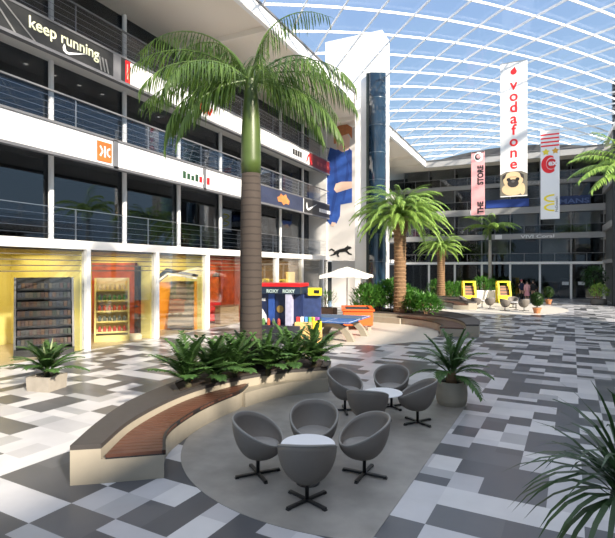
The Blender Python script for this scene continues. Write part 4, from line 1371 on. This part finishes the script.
# ------------------------------------------------------------------ ping-pong table
cx, cy = at(337.3, 19.1)
cam2w = lambda r, d: (r * CA - d * SA, r * SA + d * CA)
dv = cam2w(1.15, 2.64)
rz = math.atan2(dv[1], dv[0])
e = empty('ping_pong_table', (cx, cy, 0.006), rz, 'blue ping-pong table on two arched concrete legs', 'table')
bevel(MB().box(-1.4, 1.4, -0.95, 0.95, 0.71, 0.76).build('tabletop', mat('blue_top', (0.02, 0.095, 0.30), 0.35, var=0.08), e), 0.01)
b = MB()
for s in (-1, 1):
    b.box(-1.4, 1.4, s * 0.93 - 0.02, s * 0.93 + 0.02, 0.7605, 0.7625); b.box(s * 1.38 - 0.02, s * 1.38 + 0.02, -0.95, 0.95, 0.7605, 0.7625)
b.box(-1.4, 1.4, -0.008, 0.008, 0.7605, 0.762)
b.build('line_marking', WPRINT, e)
b = MB(); b.box(-0.01, 0.01, -1.0, 1.0, 0.765, 0.9); b.build('net', mat('net_grey', (0.10, 0.14, 0.2), 0.6), e)
for s in (-1, 1):
    b = MB()
    pts = []
    for i in range(13):
        t = i / 12; y = -0.92 + 1.84 * t
        pts.append((y, 0.62 * (1 - (2 * t - 1) ** 2) ** 0.6))
    poly = [(p[0], p[1]) for p in pts] + [(0.6, 0.71), (-0.6, 0.71)]
    top = [(-0.92 - 0.0, 0.0)]
    # arch: outer line up to the top, inner line below
    outer = [(-1.0, 0), (-0.85, 0.3), (-0.6, 0.55), (-0.35, 0.705), (0.35, 0.705), (0.6, 0.55), (0.85, 0.3), (1.0, 0)]
    inner = [(0.72, 0), (0.62, 0.22), (0.42, 0.42), (0.15, 0.52), (-0.15, 0.52), (-0.42, 0.42), (-0.62, 0.22), (-0.72, 0)]
    b.flat(outer + inner, (s * 0.85 - 0.1, 0, 0), YA, ZA, 0.2)
    b.build('leg', CONC, e)

# orange billiard table under the parasol
cx, cy = at(357, 22.4)
e = empty('billiard_table', (cx, cy, 0), math.radians(112), 'orange billiard table with dark cloth under the parasol', 'table')
bevel(MB().box(-1.2, 1.2, -0.65, 0.65, 0.22, 0.86).build('cabinet', ORANGE, e), 0.03)
b = MB()
for s in (-1, 1):
    b.box(-1.25, 1.25, s * 0.63 - 0.09, s * 0.63 + 0.09, 0.86, 0.93); b.box(s * 1.18 - 0.09, s * 1.18 + 0.09, -0.70, 0.70, 0.86, 0.93)
b.build('rail', ORANGE, e)
MB().box(-1.1, 1.1, -0.55, 0.55, 0.86, 0.88).build('cloth', mat('dark_cloth', (0.04, 0.03, 0.035), 0.9), e)
for s in (-1, 1):
    for t in (-1, 1):
        b = MB(); b.obox((s * 1.0, t * 0.5, 0.225), 0.16, 0.16, 0.45); bevel(b.build('leg', mat('leg_concrete', (0.45, 0.33, 0.26), 0.6), e), 0.02)

# parasol
cx, cy = at(347.5, 22.9)
cx, cy = at(347.0, 24.6)
e = empty('parasol', (cx, cy, 0), 0.2, 'white square parasol behind the orange billiard table', 'parasol')
MB().lathe([(0.32, 0), (0.32, 0.06), (0.06, 0.1)], 20).build('base', CONC, e)
MB().tube([(0, 0, 0.06), (0, 0, 2.76)], 0.028, 10).build('pole', STEEL, e)
W = 1.28; vs = []; fs = []; k = 32
for ring, (f, z) in enumerate(((0.0, 2.80), (0.33, 2.68), (0.66, 2.52), (1.0, 2.40), (1.0, 2.26))):
    for i in range(k):
        a = 2 * PI * i / k
        q = 1 / max(abs(math.cos(a)), abs(math.sin(a)))
        rr_ = W * f * (1 + (min(q, 1.38) - 1) * 0.75)
        sag = -0.05 * f * (1 - abs(math.cos(2 * a))) * 0
        scal = 0.05 * abs(math.sin(4 * a)) if ring == 4 else 0
        vs.append((rr_ * math.cos(a), rr_ * math.sin(a), z - 0.10 * f * (q - 1) + scal))
for r in range(4):
    for i in range(k):
        j = (i + 1) % k
        fs.append((r * k + i, r * k + j, (r + 1) * k + j, (r + 1) * k + i))
cn = MB().add(vs, fs).build('canopy', mat('canvas', (0.85, 0.83, 0.78), 0.8), e)
md = cn.modifiers.new('thick', 'SOLIDIFY'); md.thickness = 0.012
b = MB()
for i in range(8):
    a = PI * i / 4
    b.tube([(0.03 * math.cos(a), 0.03 * math.sin(a), 2.7), (1.1 * math.cos(a), 1.1 * math.sin(a), 2.38)], 0.01, 5)
b.build('ribs', STEEL, cn)

# ------------------------------------------------------------------ navy kiosk and toy shelf
kx, ky = at(278, 18.2)
kz = math.radians(10)
e = empty('kiosk', (kx, ky, 0), kz, 'navy kiosk with red roof edge and pale lettering behind the palm trunk', 'kiosk')
MB().box(-0.9, 0.9, 0.0, 0.7, 0.02, 2.0).build('body', NAVY, e)
fas = MB().box(-0.95, 0.95, -0.30, 0.75, 1.78, 2.05).build('fascia', mat('navy_fascia', (0.012, 0.025, 0.05), 0.5), e)
MB().box(-0.98, 0.98, -0.33, 0.78, 2.05, 2.17).build('roof', REDP, e)
text('lettering', 'ROXY', 0.17, mat('pale_teal_letters', (0.5, 0.62, 0.58), 0.5), (-0.35, -0.301, 1.83), XA, ZA, fas, th=0.012, offset=0.006)
text('lettering', 'ROXY', 0.17, MATS['pale_teal_letters'], (0.28, -0.301, 1.83), XA, ZA, fas, th=0.012, offset=0.006)
bevel(MB().box(-0.95, 0.95, -0.36, 0.0, 0.02, 0.62).build('counter', mat('counter_dark', (0.03, 0.03, 0.04), 0.5, var=0.4), e), 0.02)
MB().box(-0.36, -0.12, -0.06, 0.0, 0.62, 1.78).build('poster', BLUEP, e)
MB().lathe([(0.0, 0), (0.14, 0.0), (0.14, 0.02), (0, 0.02)], 20, cap=False).build('disc', mat('ochre_print', (0.25, 0.16, 0.04), 0.5), e, (0.1, -0.025, 1.2)).rotation_euler = (PI / 2, 0, 0)
MB().flat([(-0.9, 0.68), (-0.42, 0.68), (-0.46, 0.95), (-0.58, 1.15), (-0.72, 1.27), (-0.9, 1.32)], (0, -0.002, 0), XA, ZA, 0.015).build('white_panel', WPRINT, e)
MB().box(-0.9, -0.5, -0.02, 0.0, 1.5, 1.6).build('white_strip', WPRINT, e)
MB().box(0.38, 0.62, -0.28, -0.02, 0.62, 1.78).build('side_column', mat('mauve_print', (0.42, 0.42, 0.55), 0.5, var=0.3, scale=8), e)
for i in range(5):
    o = MB().lathe([(0.06, 0), (0.06, 0.18), (0.02, 0.25)], 10).build('bottle', GOODS[i % 5])
    a = Matrix.Rotation(kz, 3, 'Z') @ Vector((-0.7 + i * 0.2, -0.2, 0.62))
    o.location = (kx + a.x, ky + a.y, 0.62)
    tag(o, '%s bottle on the counter of the navy kiosk' % ('beige', 'green', 'red', 'dark', 'brown-red')[i], 'bottle', 'bottles on the kiosk counter')

# toy shelf with yellow sign
sx_, sy_ = at(308.5, 18.0)
e = empty('toy_stand', (sx_, sy_, 0), math.radians(12), 'orange and yellow stand of colourful goods right of the navy kiosk', 'display stand')
bevel(MB().box(-0.45, 0.45, -0.35, 0.35, 0.02, 0.75).build('bin', mat('orange_check', (0.72, 0.42, 0.16), 0.5, var=0.5, scale=14), e), 0.02)
MB().box(-0.42, 0.42, 0.2, 0.32, 0.75, 1.75).build('back_panel', mat('stand_blue', (0.03, 0.05, 0.14), 0.5, var=0.6, scale=6), e)
MB().box(-0.03, 0.48, 0.05, 0.13, 1.72, 2.0).build('sign_panel', YELP, e)
MB().box(0.2, 0.4, 0.03, 0.05, 1.8, 1.92).build('sign_marks', INK, e)
MB().box(0.25, 0.58, -0.38, -0.36, 0.5, 0.82).build('price_panel', YELP, e)
TOYC = [(0.7, 0.05, 0.04), (0.75, 0.75, 0.72), (0.05, 0.2, 0.5), (0.1, 0.35, 0.1), (0.75, 0.5, 0.05), (0.3, 0.08, 0.3)]
for i in range(6):
    b = MB(); b.obox((0, 0, 0.09), 0.12, 0.16, 0.18); o = bevel(b.build('toy_box', mat('toy_%d' % i, TOYC[i], 0.4)), 0.015)
    a = Matrix.Rotation(math.radians(12), 3, 'Z') @ Vector((-0.36 + i * 0.14, -0.08, 0))
    o.location = (sx_ + a.x, sy_ + a.y, 0.75); o.rotation_euler = (0, 0, 0.3 * i)
    tag(o, '%s boxed toy on the bin of the orange stand' % ('red', 'white', 'blue', 'green', 'yellow', 'purple')[i], 'toy')

# ------------------------------------------------------------------ hanging banners
def banner(u, depth, wpx, v0, v1, label):
    x, y = at(u, depth)
    w = wpx * depth / FPX * 1.0 / (CA + 0.0) * 0.96
    z0 = CAMH + (269 - v1) * depth / FPX; z1 = CAMH + (269 - v0) * depth / FPX
    e = empty('hanging_banner', (x, y, z0), 0, label, 'banner')
    cl = MB().box(-w / 2, w / 2, 0, 0.02, 0, z1 - z0).build('cloth', WPRINT, e)
    for s in (-1, 1):
        MB().tube([(s * w * 0.42, 0.01, z1 - z0), (s * w * 0.42, 0.01, vz(x) - z0 - 0.05)], 0.006, 5).build('cable', STEEL, e)
    MB().tube([(-w / 2, 0.01, z1 - z0), (w / 2, 0.01, z1 - z0)], 0.025, 8).build('top_bar', STEEL, e)
    return cl, w, z1 - z0          # prints go on the cloth


e, w, h = banner(513.7, 25.0, 23.5, 62, 196.5, 'tallest hanging banner with red vertical lettering and a pug portrait')
for i, ch in enumerate('vodafone'):
    zc = h - 1.41 - i * 0.583
    text('letter', ch, 0.76, REDI, (0, -0.002, zc), XA, ZA, e, th=0.01, offset=0.014, align='CENTER')
b = MB()
b.flat([(0.15 * math.cos(t) , 0.15 * math.sin(t)) for t in [PI * (0.75 + 1.5 * i / 16) for i in range(17)]] + [(0.06, 0.26), (0.0, 0.20)], (0, -0.004, h - 0.5), XA, ZA, 0.01)
b.build('drop_mark', REDI, e)
# pug portrait printed on the cloth
def prt(name, cx_, cz_, rx, rz_, m, y=-0.004, e=None, a0=0):
    return MB().flat(circ(cx_, cz_, rx, 24, ry=rz_), (0, y, 0), XA, ZA, 0.006).build(name, m, e)


FAWN = mat('fawn_print', (0.66, 0.48, 0.28), 0.6, var=0.12); DKM = mat('mask_print', (0.03, 0.025, 0.025), 0.6)
MB().flat([(-w / 2, 0.05), (w / 2, 0.05), (w / 2, 1.15), (0.35, 1.3), (-0.35, 1.3), (-w / 2, 1.15)], (0, -0.001, 0), XA, ZA, 0.004).build('portrait_ground', mat('portrait_ground', (0.16, 0.15, 0.12), 0.7, var=0.3), e)
prt('dog_body', -0.05, 0.38, 0.52, 0.33, FAWN, -0.006, e)
prt('dog_leg', 0.42, 0.36, 0.12, 0.30, FAWN, -0.008, e)
prt('dog_head', -0.03, 0.86, 0.47, 0.42, FAWN, -0.012, e)
for s in (-1, 1):
    MB().flat([(-0.03 + s * 0.30, 1.22), (-0.03 + s * 0.50, 1.1), (-0.03 + s * 0.52, 0.86), (-0.03 + s * 0.38, 0.98)][::s], (0, -0.016, 0), XA, ZA, 0.006).build('dog_ear', DKM, e)
    prt('dog_eye', -0.03 + s * 0.21, 0.88, 0.095, 0.095, INK, -0.02, e)
prt('dog_muzzle', -0.03, 0.68, 0.27, 0.21, DKM, -0.016, e)
prt('dog_nose', -0.03, 0.78, 0.08, 0.06, mat('nose_print', (0.10, 0.09, 0.09), 0.4), -0.024, e)
MB().box(-0.2, 0.14, -0.026, -0.02, 0.99, 1.02).build('dog_brow', mat('brow_print', (0.30, 0.2, 0.11), 0.6), e)

e, w, h = banner(550, 39.0, 16, 130, 219, 'white hanging banner with red stripes and a yellow arch mark')
for i in range(4):
    MB().box(-w / 2 + 0.02, w / 2 - 0.02, -0.008, 0.0, h - 0.42 - i * 0.30, h - 0.30 - i * 0.30).build('stripe', REDI, e)
star = lambda cx_, cz_, r: [(cx_ + (r if i % 2 == 0 else r * 0.55) * math.cos(PI / 2 + i * PI / 5), cz_ + (r if i % 2 == 0 else r * 0.55) * math.sin(PI / 2 + i * PI / 5)) for i in range(10)]
MB().flat(star(-0.3, h - 1.75, 0.3), (0, 0, 0), XA, ZA, 0.008).build('star', mat('star_yellow', (0.75, 0.62, 0.05), 0.5), e)
MB().flat(star(0.38, h - 1.7, 0.28), (0, 0, 0), XA, ZA, 0.008).build('star', mat('star_orange', (0.72, 0.38, 0.03), 0.5), e)
outer = [(-0.05 + 0.58 * math.cos(t), 0.72 * math.sin(t)) for t in [math.radians(60 + 250 * i / 24) for i in range(25)]]
inner = [(0.08 + 0.36 * math.cos(t), 0.05 + 0.48 * math.sin(t)) for t in [math.radians(310 - 250 * i / 24) for i in range(25)]]
MB().flat(outer + inner, (0, 0, h - 2.75), XA, ZA, 0.01).build('crescent_mark', REDI, e)
prt('emblem_ground', 0.1, h - 2.72, 0.36, 0.42, REDP, -0.004, e)
text('lettering', 'ex', 0.62, WPRINT, (-0.12, -0.01, h - 2.85), XA, ZA, e, th=0.01, offset=0.02)
b = MB()
for s in (-1, 1):
    o_ = [(-0.42 + 0.0, 0)]
    pts = [(0.32 - 0.78 * math.sin(PI * i / 14), s * 0.36 + 0.33 * math.cos(PI * i / 14)) for i in range(15)]
    pin = [(0.32 - 0.60 * math.sin(PI * i / 14), s * 0.36 + 0.20 * math.cos(PI * i / 14)) for i in range(14, -1, -1)]
    b.flat(pts + pin, (0, 0, 1.30), XA, ZA, 0.01)
b.build('arch_mark', mat('arch_yellow', (0.85, 0.70, 0.02), 0.5), e)
text('lettering', "McDonald's", 0.26, INK, (0.56, -0.002, 0.55), ZA, (-1, 0, 0), e, th=0.008)

e, w, h = banner(478, 40.0, 12, 151.5, 215, 'narrow pink hanging banner with black upright lettering')
MB().box(-w / 2, w / 2, -0.006, 0.0, 0, h).build('print', PINKP, e)
prt('round_mark', 0.05, h - 0.45, 0.36, 0.40, WPRINT, -0.01, e)
prt('round_mark_ring', -0.02, h - 0.45, 0.22, 0.26, INK, -0.016, e)
prt('round_mark_core', 0.04, h - 0.42, 0.16, 0.18, PINKP, -0.02, e)
MB().box(-0.5, 0.5, -0.014, -0.006, h - 0.12, h - 0.03).build('top_stripe', INK, e)
text('lettering', 'THE', 0.62, INK, (0.40, -0.008, 0.12), ZA, (-1, 0, 0), e, th=0.01, offset=0.03, sx=0.85)
text('lettering', 'STORE', 0.62, INK, (0.40, -0.008, h - 2.75), ZA, (-1, 0, 0), e, th=0.01, offset=0.03, sx=0.85)

# ------------------------------------------------------------------ far terrace booths, block, terminals
def booth(u, depth, label):
    x, y = at(u, depth)
    e = empty('yellow_booth', (x, y, 0), ANG * 0.75, label, 'booth', 'yellow booths of the far terrace')
    for s in (-1, 1):
        b = MB(); b.flat([(-0.45, 0), (-0.30, 0), (0.12, 1.62), (0.45, 1.62), (0.5, 0), (0.62, 0), (0.58, 1.74), (0.02, 1.74)], (s * 0.44 - 0.06, 0, 0), YA, ZA, 0.12)
        b.build('side_frame', YELP, e)
    MB().box(-0.5, 0.5, 0.02, 0.16, 1.62, 1.74).build('top_bar', YELP, e)
    MB().box(-0.38, 0.38, -0.40, 0.45, 0.05, 0.6).build('bin', YELP, e)
    b = MB(); b.add([(-0.38, -0.1, 0.6), (0.38, -0.1, 0.6), (0.38, 0.2, 1.35), (-0.38, 0.2, 1.35), (-0.38, 0.0, 0.6), (0.38, 0.0, 0.6), (0.38, 0.3, 1.35), (-0.38, 0.3, 1.35)],
                    [(0, 1, 2, 3), (7, 6, 5, 4), (0, 3, 7, 4), (1, 5, 6, 2), (3, 2, 6, 7), (0, 4, 5, 1)])
    b.build('slat_panel', stripe_mat('booth_slats', (0.22, 0.10, 0.05), (0.04, 0.025, 0.02), 2, 0.24, 0.08) if 'booth_slats' not in MATS else MATS['booth_slats'], e)


booth(469.3, 38.6, 'left one of the two yellow booth frames on the far terrace')
booth(504, 38.6, 'right one of the two yellow booth frames on the far terrace')
x, y = at(486.5, 40.0)
e = empty('planter_box', (x, y, 0), ANG * 0.75, 'long white planter block between the two yellow booths', 'planter')
bevel(MB().box(-0.85, 0.85, -0.4, 0.4, 0, 0.95).build('box', WHITE, e), 0.02)
MB().box(-0.75, 0.75, -0.32, 0.32, 0.93, 0.97).build('soil', SOIL, e)
for u, lab in ((564, 'left'), (580, 'right')):
    x, y = at(u, 46.0)
    e = empty('info_terminal', (x, y, 0), ANG * 0.5, 'dark information terminal with white screen, the %s one by far glass' % lab, 'terminal')
    cab = bevel(MB().box(-0.42, 0.42, -0.25, 0.25, 0, 1.25).build('cabinet', mat('terminal_grey', (0.05, 0.05, 0.055), 0.4), e), 0.03)
    b = MB(); b.lathe([(0.42, 1.25), (0.42, 1.5), (0.34, 1.75), (0.1, 1.85)], 16); b.build('hood', MATS['terminal_grey'], e)
    MB().box(-0.28, 0.28, -0.47, -0.42, 1.2, 1.5).build('screen', mat('screen_white', (0.85, 0.88, 0.9), 0.4, emit=0.35), cab)

# ------------------------------------------------------------------ people
def person(u, depth, h, top, legs, hair, label, pose=0, facing=0.0, skirt=False, bag=None):
    x, y = at(u, depth)
    e = empty('person', (x, y, 0), facing, label, 'person')
    s = h / 1.72
    J = {'pel': (0, 0, .92), 'che': (0, 0.01, 1.25), 'neck': (0, 0.0, 1.46), 'head': (0, -0.02, 1.58), 'crown': (0, -0.01, 1.68)}
    V = [J['pel'], J['che'], J['neck'], J['head'], J['crown']]; E = [(0, 1), (1, 2), (2, 3), (3, 4)]
    Rr = [.135, .135, .055, .085, .06]
    for sg in (-1, 1):
        st = 0.13 * pose * sg
        i = len(V)
        V += [(sg * .095, 0, .86), (sg * .10, -st * .7, .49), (sg * .10, st * .9, .09), (sg * .11, st * .9 - .13, .03)]
        Rr += [.085, .058, .04, .03]; E += [(0, i), (i, i + 1), (i + 1, i + 2), (i + 2, i + 3)]
        i = len(V)
        V += [(sg * .18, 0, 1.39), (sg * .235, .02 + st * .4, 1.13), (sg * .24, -.06 + st, .90), (sg * .235, -.09 + st, .80)]
        Rr += [.06, .045, .036, .026]; E += [(1, i), (i, i + 1), (i + 1, i + 2), (i + 2, i + 3)]
    me = bpy.data.meshes.new('body')
    me.from_pydata([tuple(c * s for c in p) for p in V], E, [])
    o = bpy.data.objects.new('body', me); COL.objects.link(o); o.parent = e
    md = o.modifiers.new('skin', 'SKIN')
    for i, r in enumerate(Rr):
        me.skin_vertices[0].data[i].radius = (r * s, r * s)
    me.skin_vertices[0].data[0].use_root = True
    sb = o.modifiers.new('sub', 'SUBSURF'); sb.levels = 1; sb.render_levels = 1
    me.materials.append(SKIN)
    # clothes as close shells
    b = MB(); b.lathe([(0.17 * s, 0.84 * s), (0.17 * s, 1.0 * s), (0.155 * s, 1.12 * s), (0.185 * s, 1.34 * s), (0.10 * s, 1.45 * s), (0.06 * s, 1.475 * s)], 14, cap=False)
    b.v = [(p[0], p[1] * 0.8, p[2]) for p in b.v]
    for sg in (-1, 1):
        st = 0.13 * pose * sg
        b.tube([(sg * .155 * s, 0, 1.385 * s), (sg * .235 * s, (.02 + st * .4) * s, 1.13 * s), (sg * .24 * s, (-.06 + st) * s, .93 * s)], [.07 * s, .056 * s, .046 * s], 10)
    b.build('top', top, e, smooth=True)
    b = MB()
    if skirt:
        b.lathe([(0.24 * s, 0.45 * s), (0.19 * s, 0.8 * s), (0.165 * s, 0.98 * s)], 14, cap=False)
        b.v = [(p[0], p[1] * 0.85, p[2]) for p in b.v]
    else:
        for sg in (-1, 1):
            st = 0.13 * pose * sg
            b.tube([(sg * .085 * s, 0, .92 * s), (sg * .10 * s, -st * .7 * s, .49 * s), (sg * .10 * s, st * .9 * s, .09 * s)], [.105 * s, .074 * s, .058 * s], 10)
    b.build('skirt' if skirt else 'trousers', legs, e, smooth=True)
    b = MB(); b.sphere((0, 0.02 * s, 1.62 * s), .098 * s, .105 * s, .105 * s)
    if skirt: b.sphere((0, 0.06 * s, 1.50 * s), .085 * s, .06 * s, .14 * s)
    b.build('hair', hair, e, smooth=True)
    b = MB()
    for sg in (-1, 1):
        b.sphere((sg * 0.034 * s, -0.095 * s, 1.60 * s), .012 * s, .008 * s, .008 * s, 6, 4)
    b.sphere((0, -0.085 * s, 1.545 * s), .022 * s, .01 * s, .007 * s, 6, 4)
    b.build('features', INK, e)
    if bag:
        ob = empty('handbag', (0, 0, 0)); bpy.data.objects.remove(ob)
    return e


HAIRD = mat('dark_hair', (0.03, 0.018, 0.012), 0.5); HAIRR = mat('red_hair', (0.30, 0.03, 0.05), 0.5)
person(521.5, 42.0, 1.78, mat('navy_cloth', (0.012, 0.015, 0.05), 0.8), mat('dark_trouser', (0.015, 0.015, 0.02), 0.8), HAIRR, 'person in navy with reddish hair on the far terrace, left of the group', 0.6, 0.6)
person(527.0, 41.0, 1.68, mat('pink_cloth', (0.62, 0.32, 0.33), 0.8), mat('pink_skirt', (0.55, 0.24, 0.27), 0.8), HAIRD, 'person in pink top and skirt walking on the far terrace', 1.0, 0.3, skirt=True)
person(533.2, 41.6, 1.74, mat('black_cloth', (0.012, 0.012, 0.014), 0.8), mat('black_trouser', (0.01, 0.01, 0.012), 0.8), HAIRD, 'person dressed all in black, right one of the far group', 0.5, -0.4)

# ------------------------------------------------------------------ light, sky, camera
sun = bpy.data.lights.new('sun', 'SUN'); sun.energy = 10.5; sun.angle = math.radians(2.6); sun.color = (1.0, 0.89, 0.74)
so = bpy.data.objects.new('sun', sun); COL.objects.link(so)
sd = Vector((-0.85, 0.45, -0.51))          # travel direction
so.rotation_euler = sd.to_track_quat('-Z', 'Y').to_euler()
so.location = (20, -10, 30)

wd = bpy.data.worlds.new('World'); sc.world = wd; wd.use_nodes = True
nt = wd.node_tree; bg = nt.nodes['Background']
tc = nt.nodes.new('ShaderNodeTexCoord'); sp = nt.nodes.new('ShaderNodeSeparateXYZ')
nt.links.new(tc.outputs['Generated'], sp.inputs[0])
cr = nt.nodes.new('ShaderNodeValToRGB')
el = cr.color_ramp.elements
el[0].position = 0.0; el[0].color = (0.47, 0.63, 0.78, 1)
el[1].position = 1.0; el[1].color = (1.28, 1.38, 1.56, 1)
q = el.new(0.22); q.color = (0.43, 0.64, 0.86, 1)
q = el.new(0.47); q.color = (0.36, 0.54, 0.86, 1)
q = el.new(0.66); q.color = (1.2, 1.29, 1.46, 1)  # from here up, out of view, the sky is brightened as added fill
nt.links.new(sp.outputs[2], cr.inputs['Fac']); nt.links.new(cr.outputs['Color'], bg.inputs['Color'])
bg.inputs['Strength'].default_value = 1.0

cam = bpy.data.cameras.new('camera'); co = bpy.data.objects.new('camera', cam); COL.objects.link(co)
cam.sensor_fit = 'HORIZONTAL'; cam.sensor_width = 36.0; cam.lens = 36.0 * FPX / 615.0
cam.clip_start = 0.05; cam.clip_end = 400
co.location = (0, 0, CAMH); co.rotation_euler = (PI / 2, 0, ANG)
sc.camera = co

sc.view_settings.view_transform = 'Standard'
sc.view_settings.look = 'None'
sc.view_settings.exposure = 0.0
sc.view_settings.gamma = 1.0
sc.view_settings.use_curve_mapping = False
sc.cycles.use_denoising = True
sc.cycles.transparent_max_bounces = 16
sc.cycles.max_bounces = 8
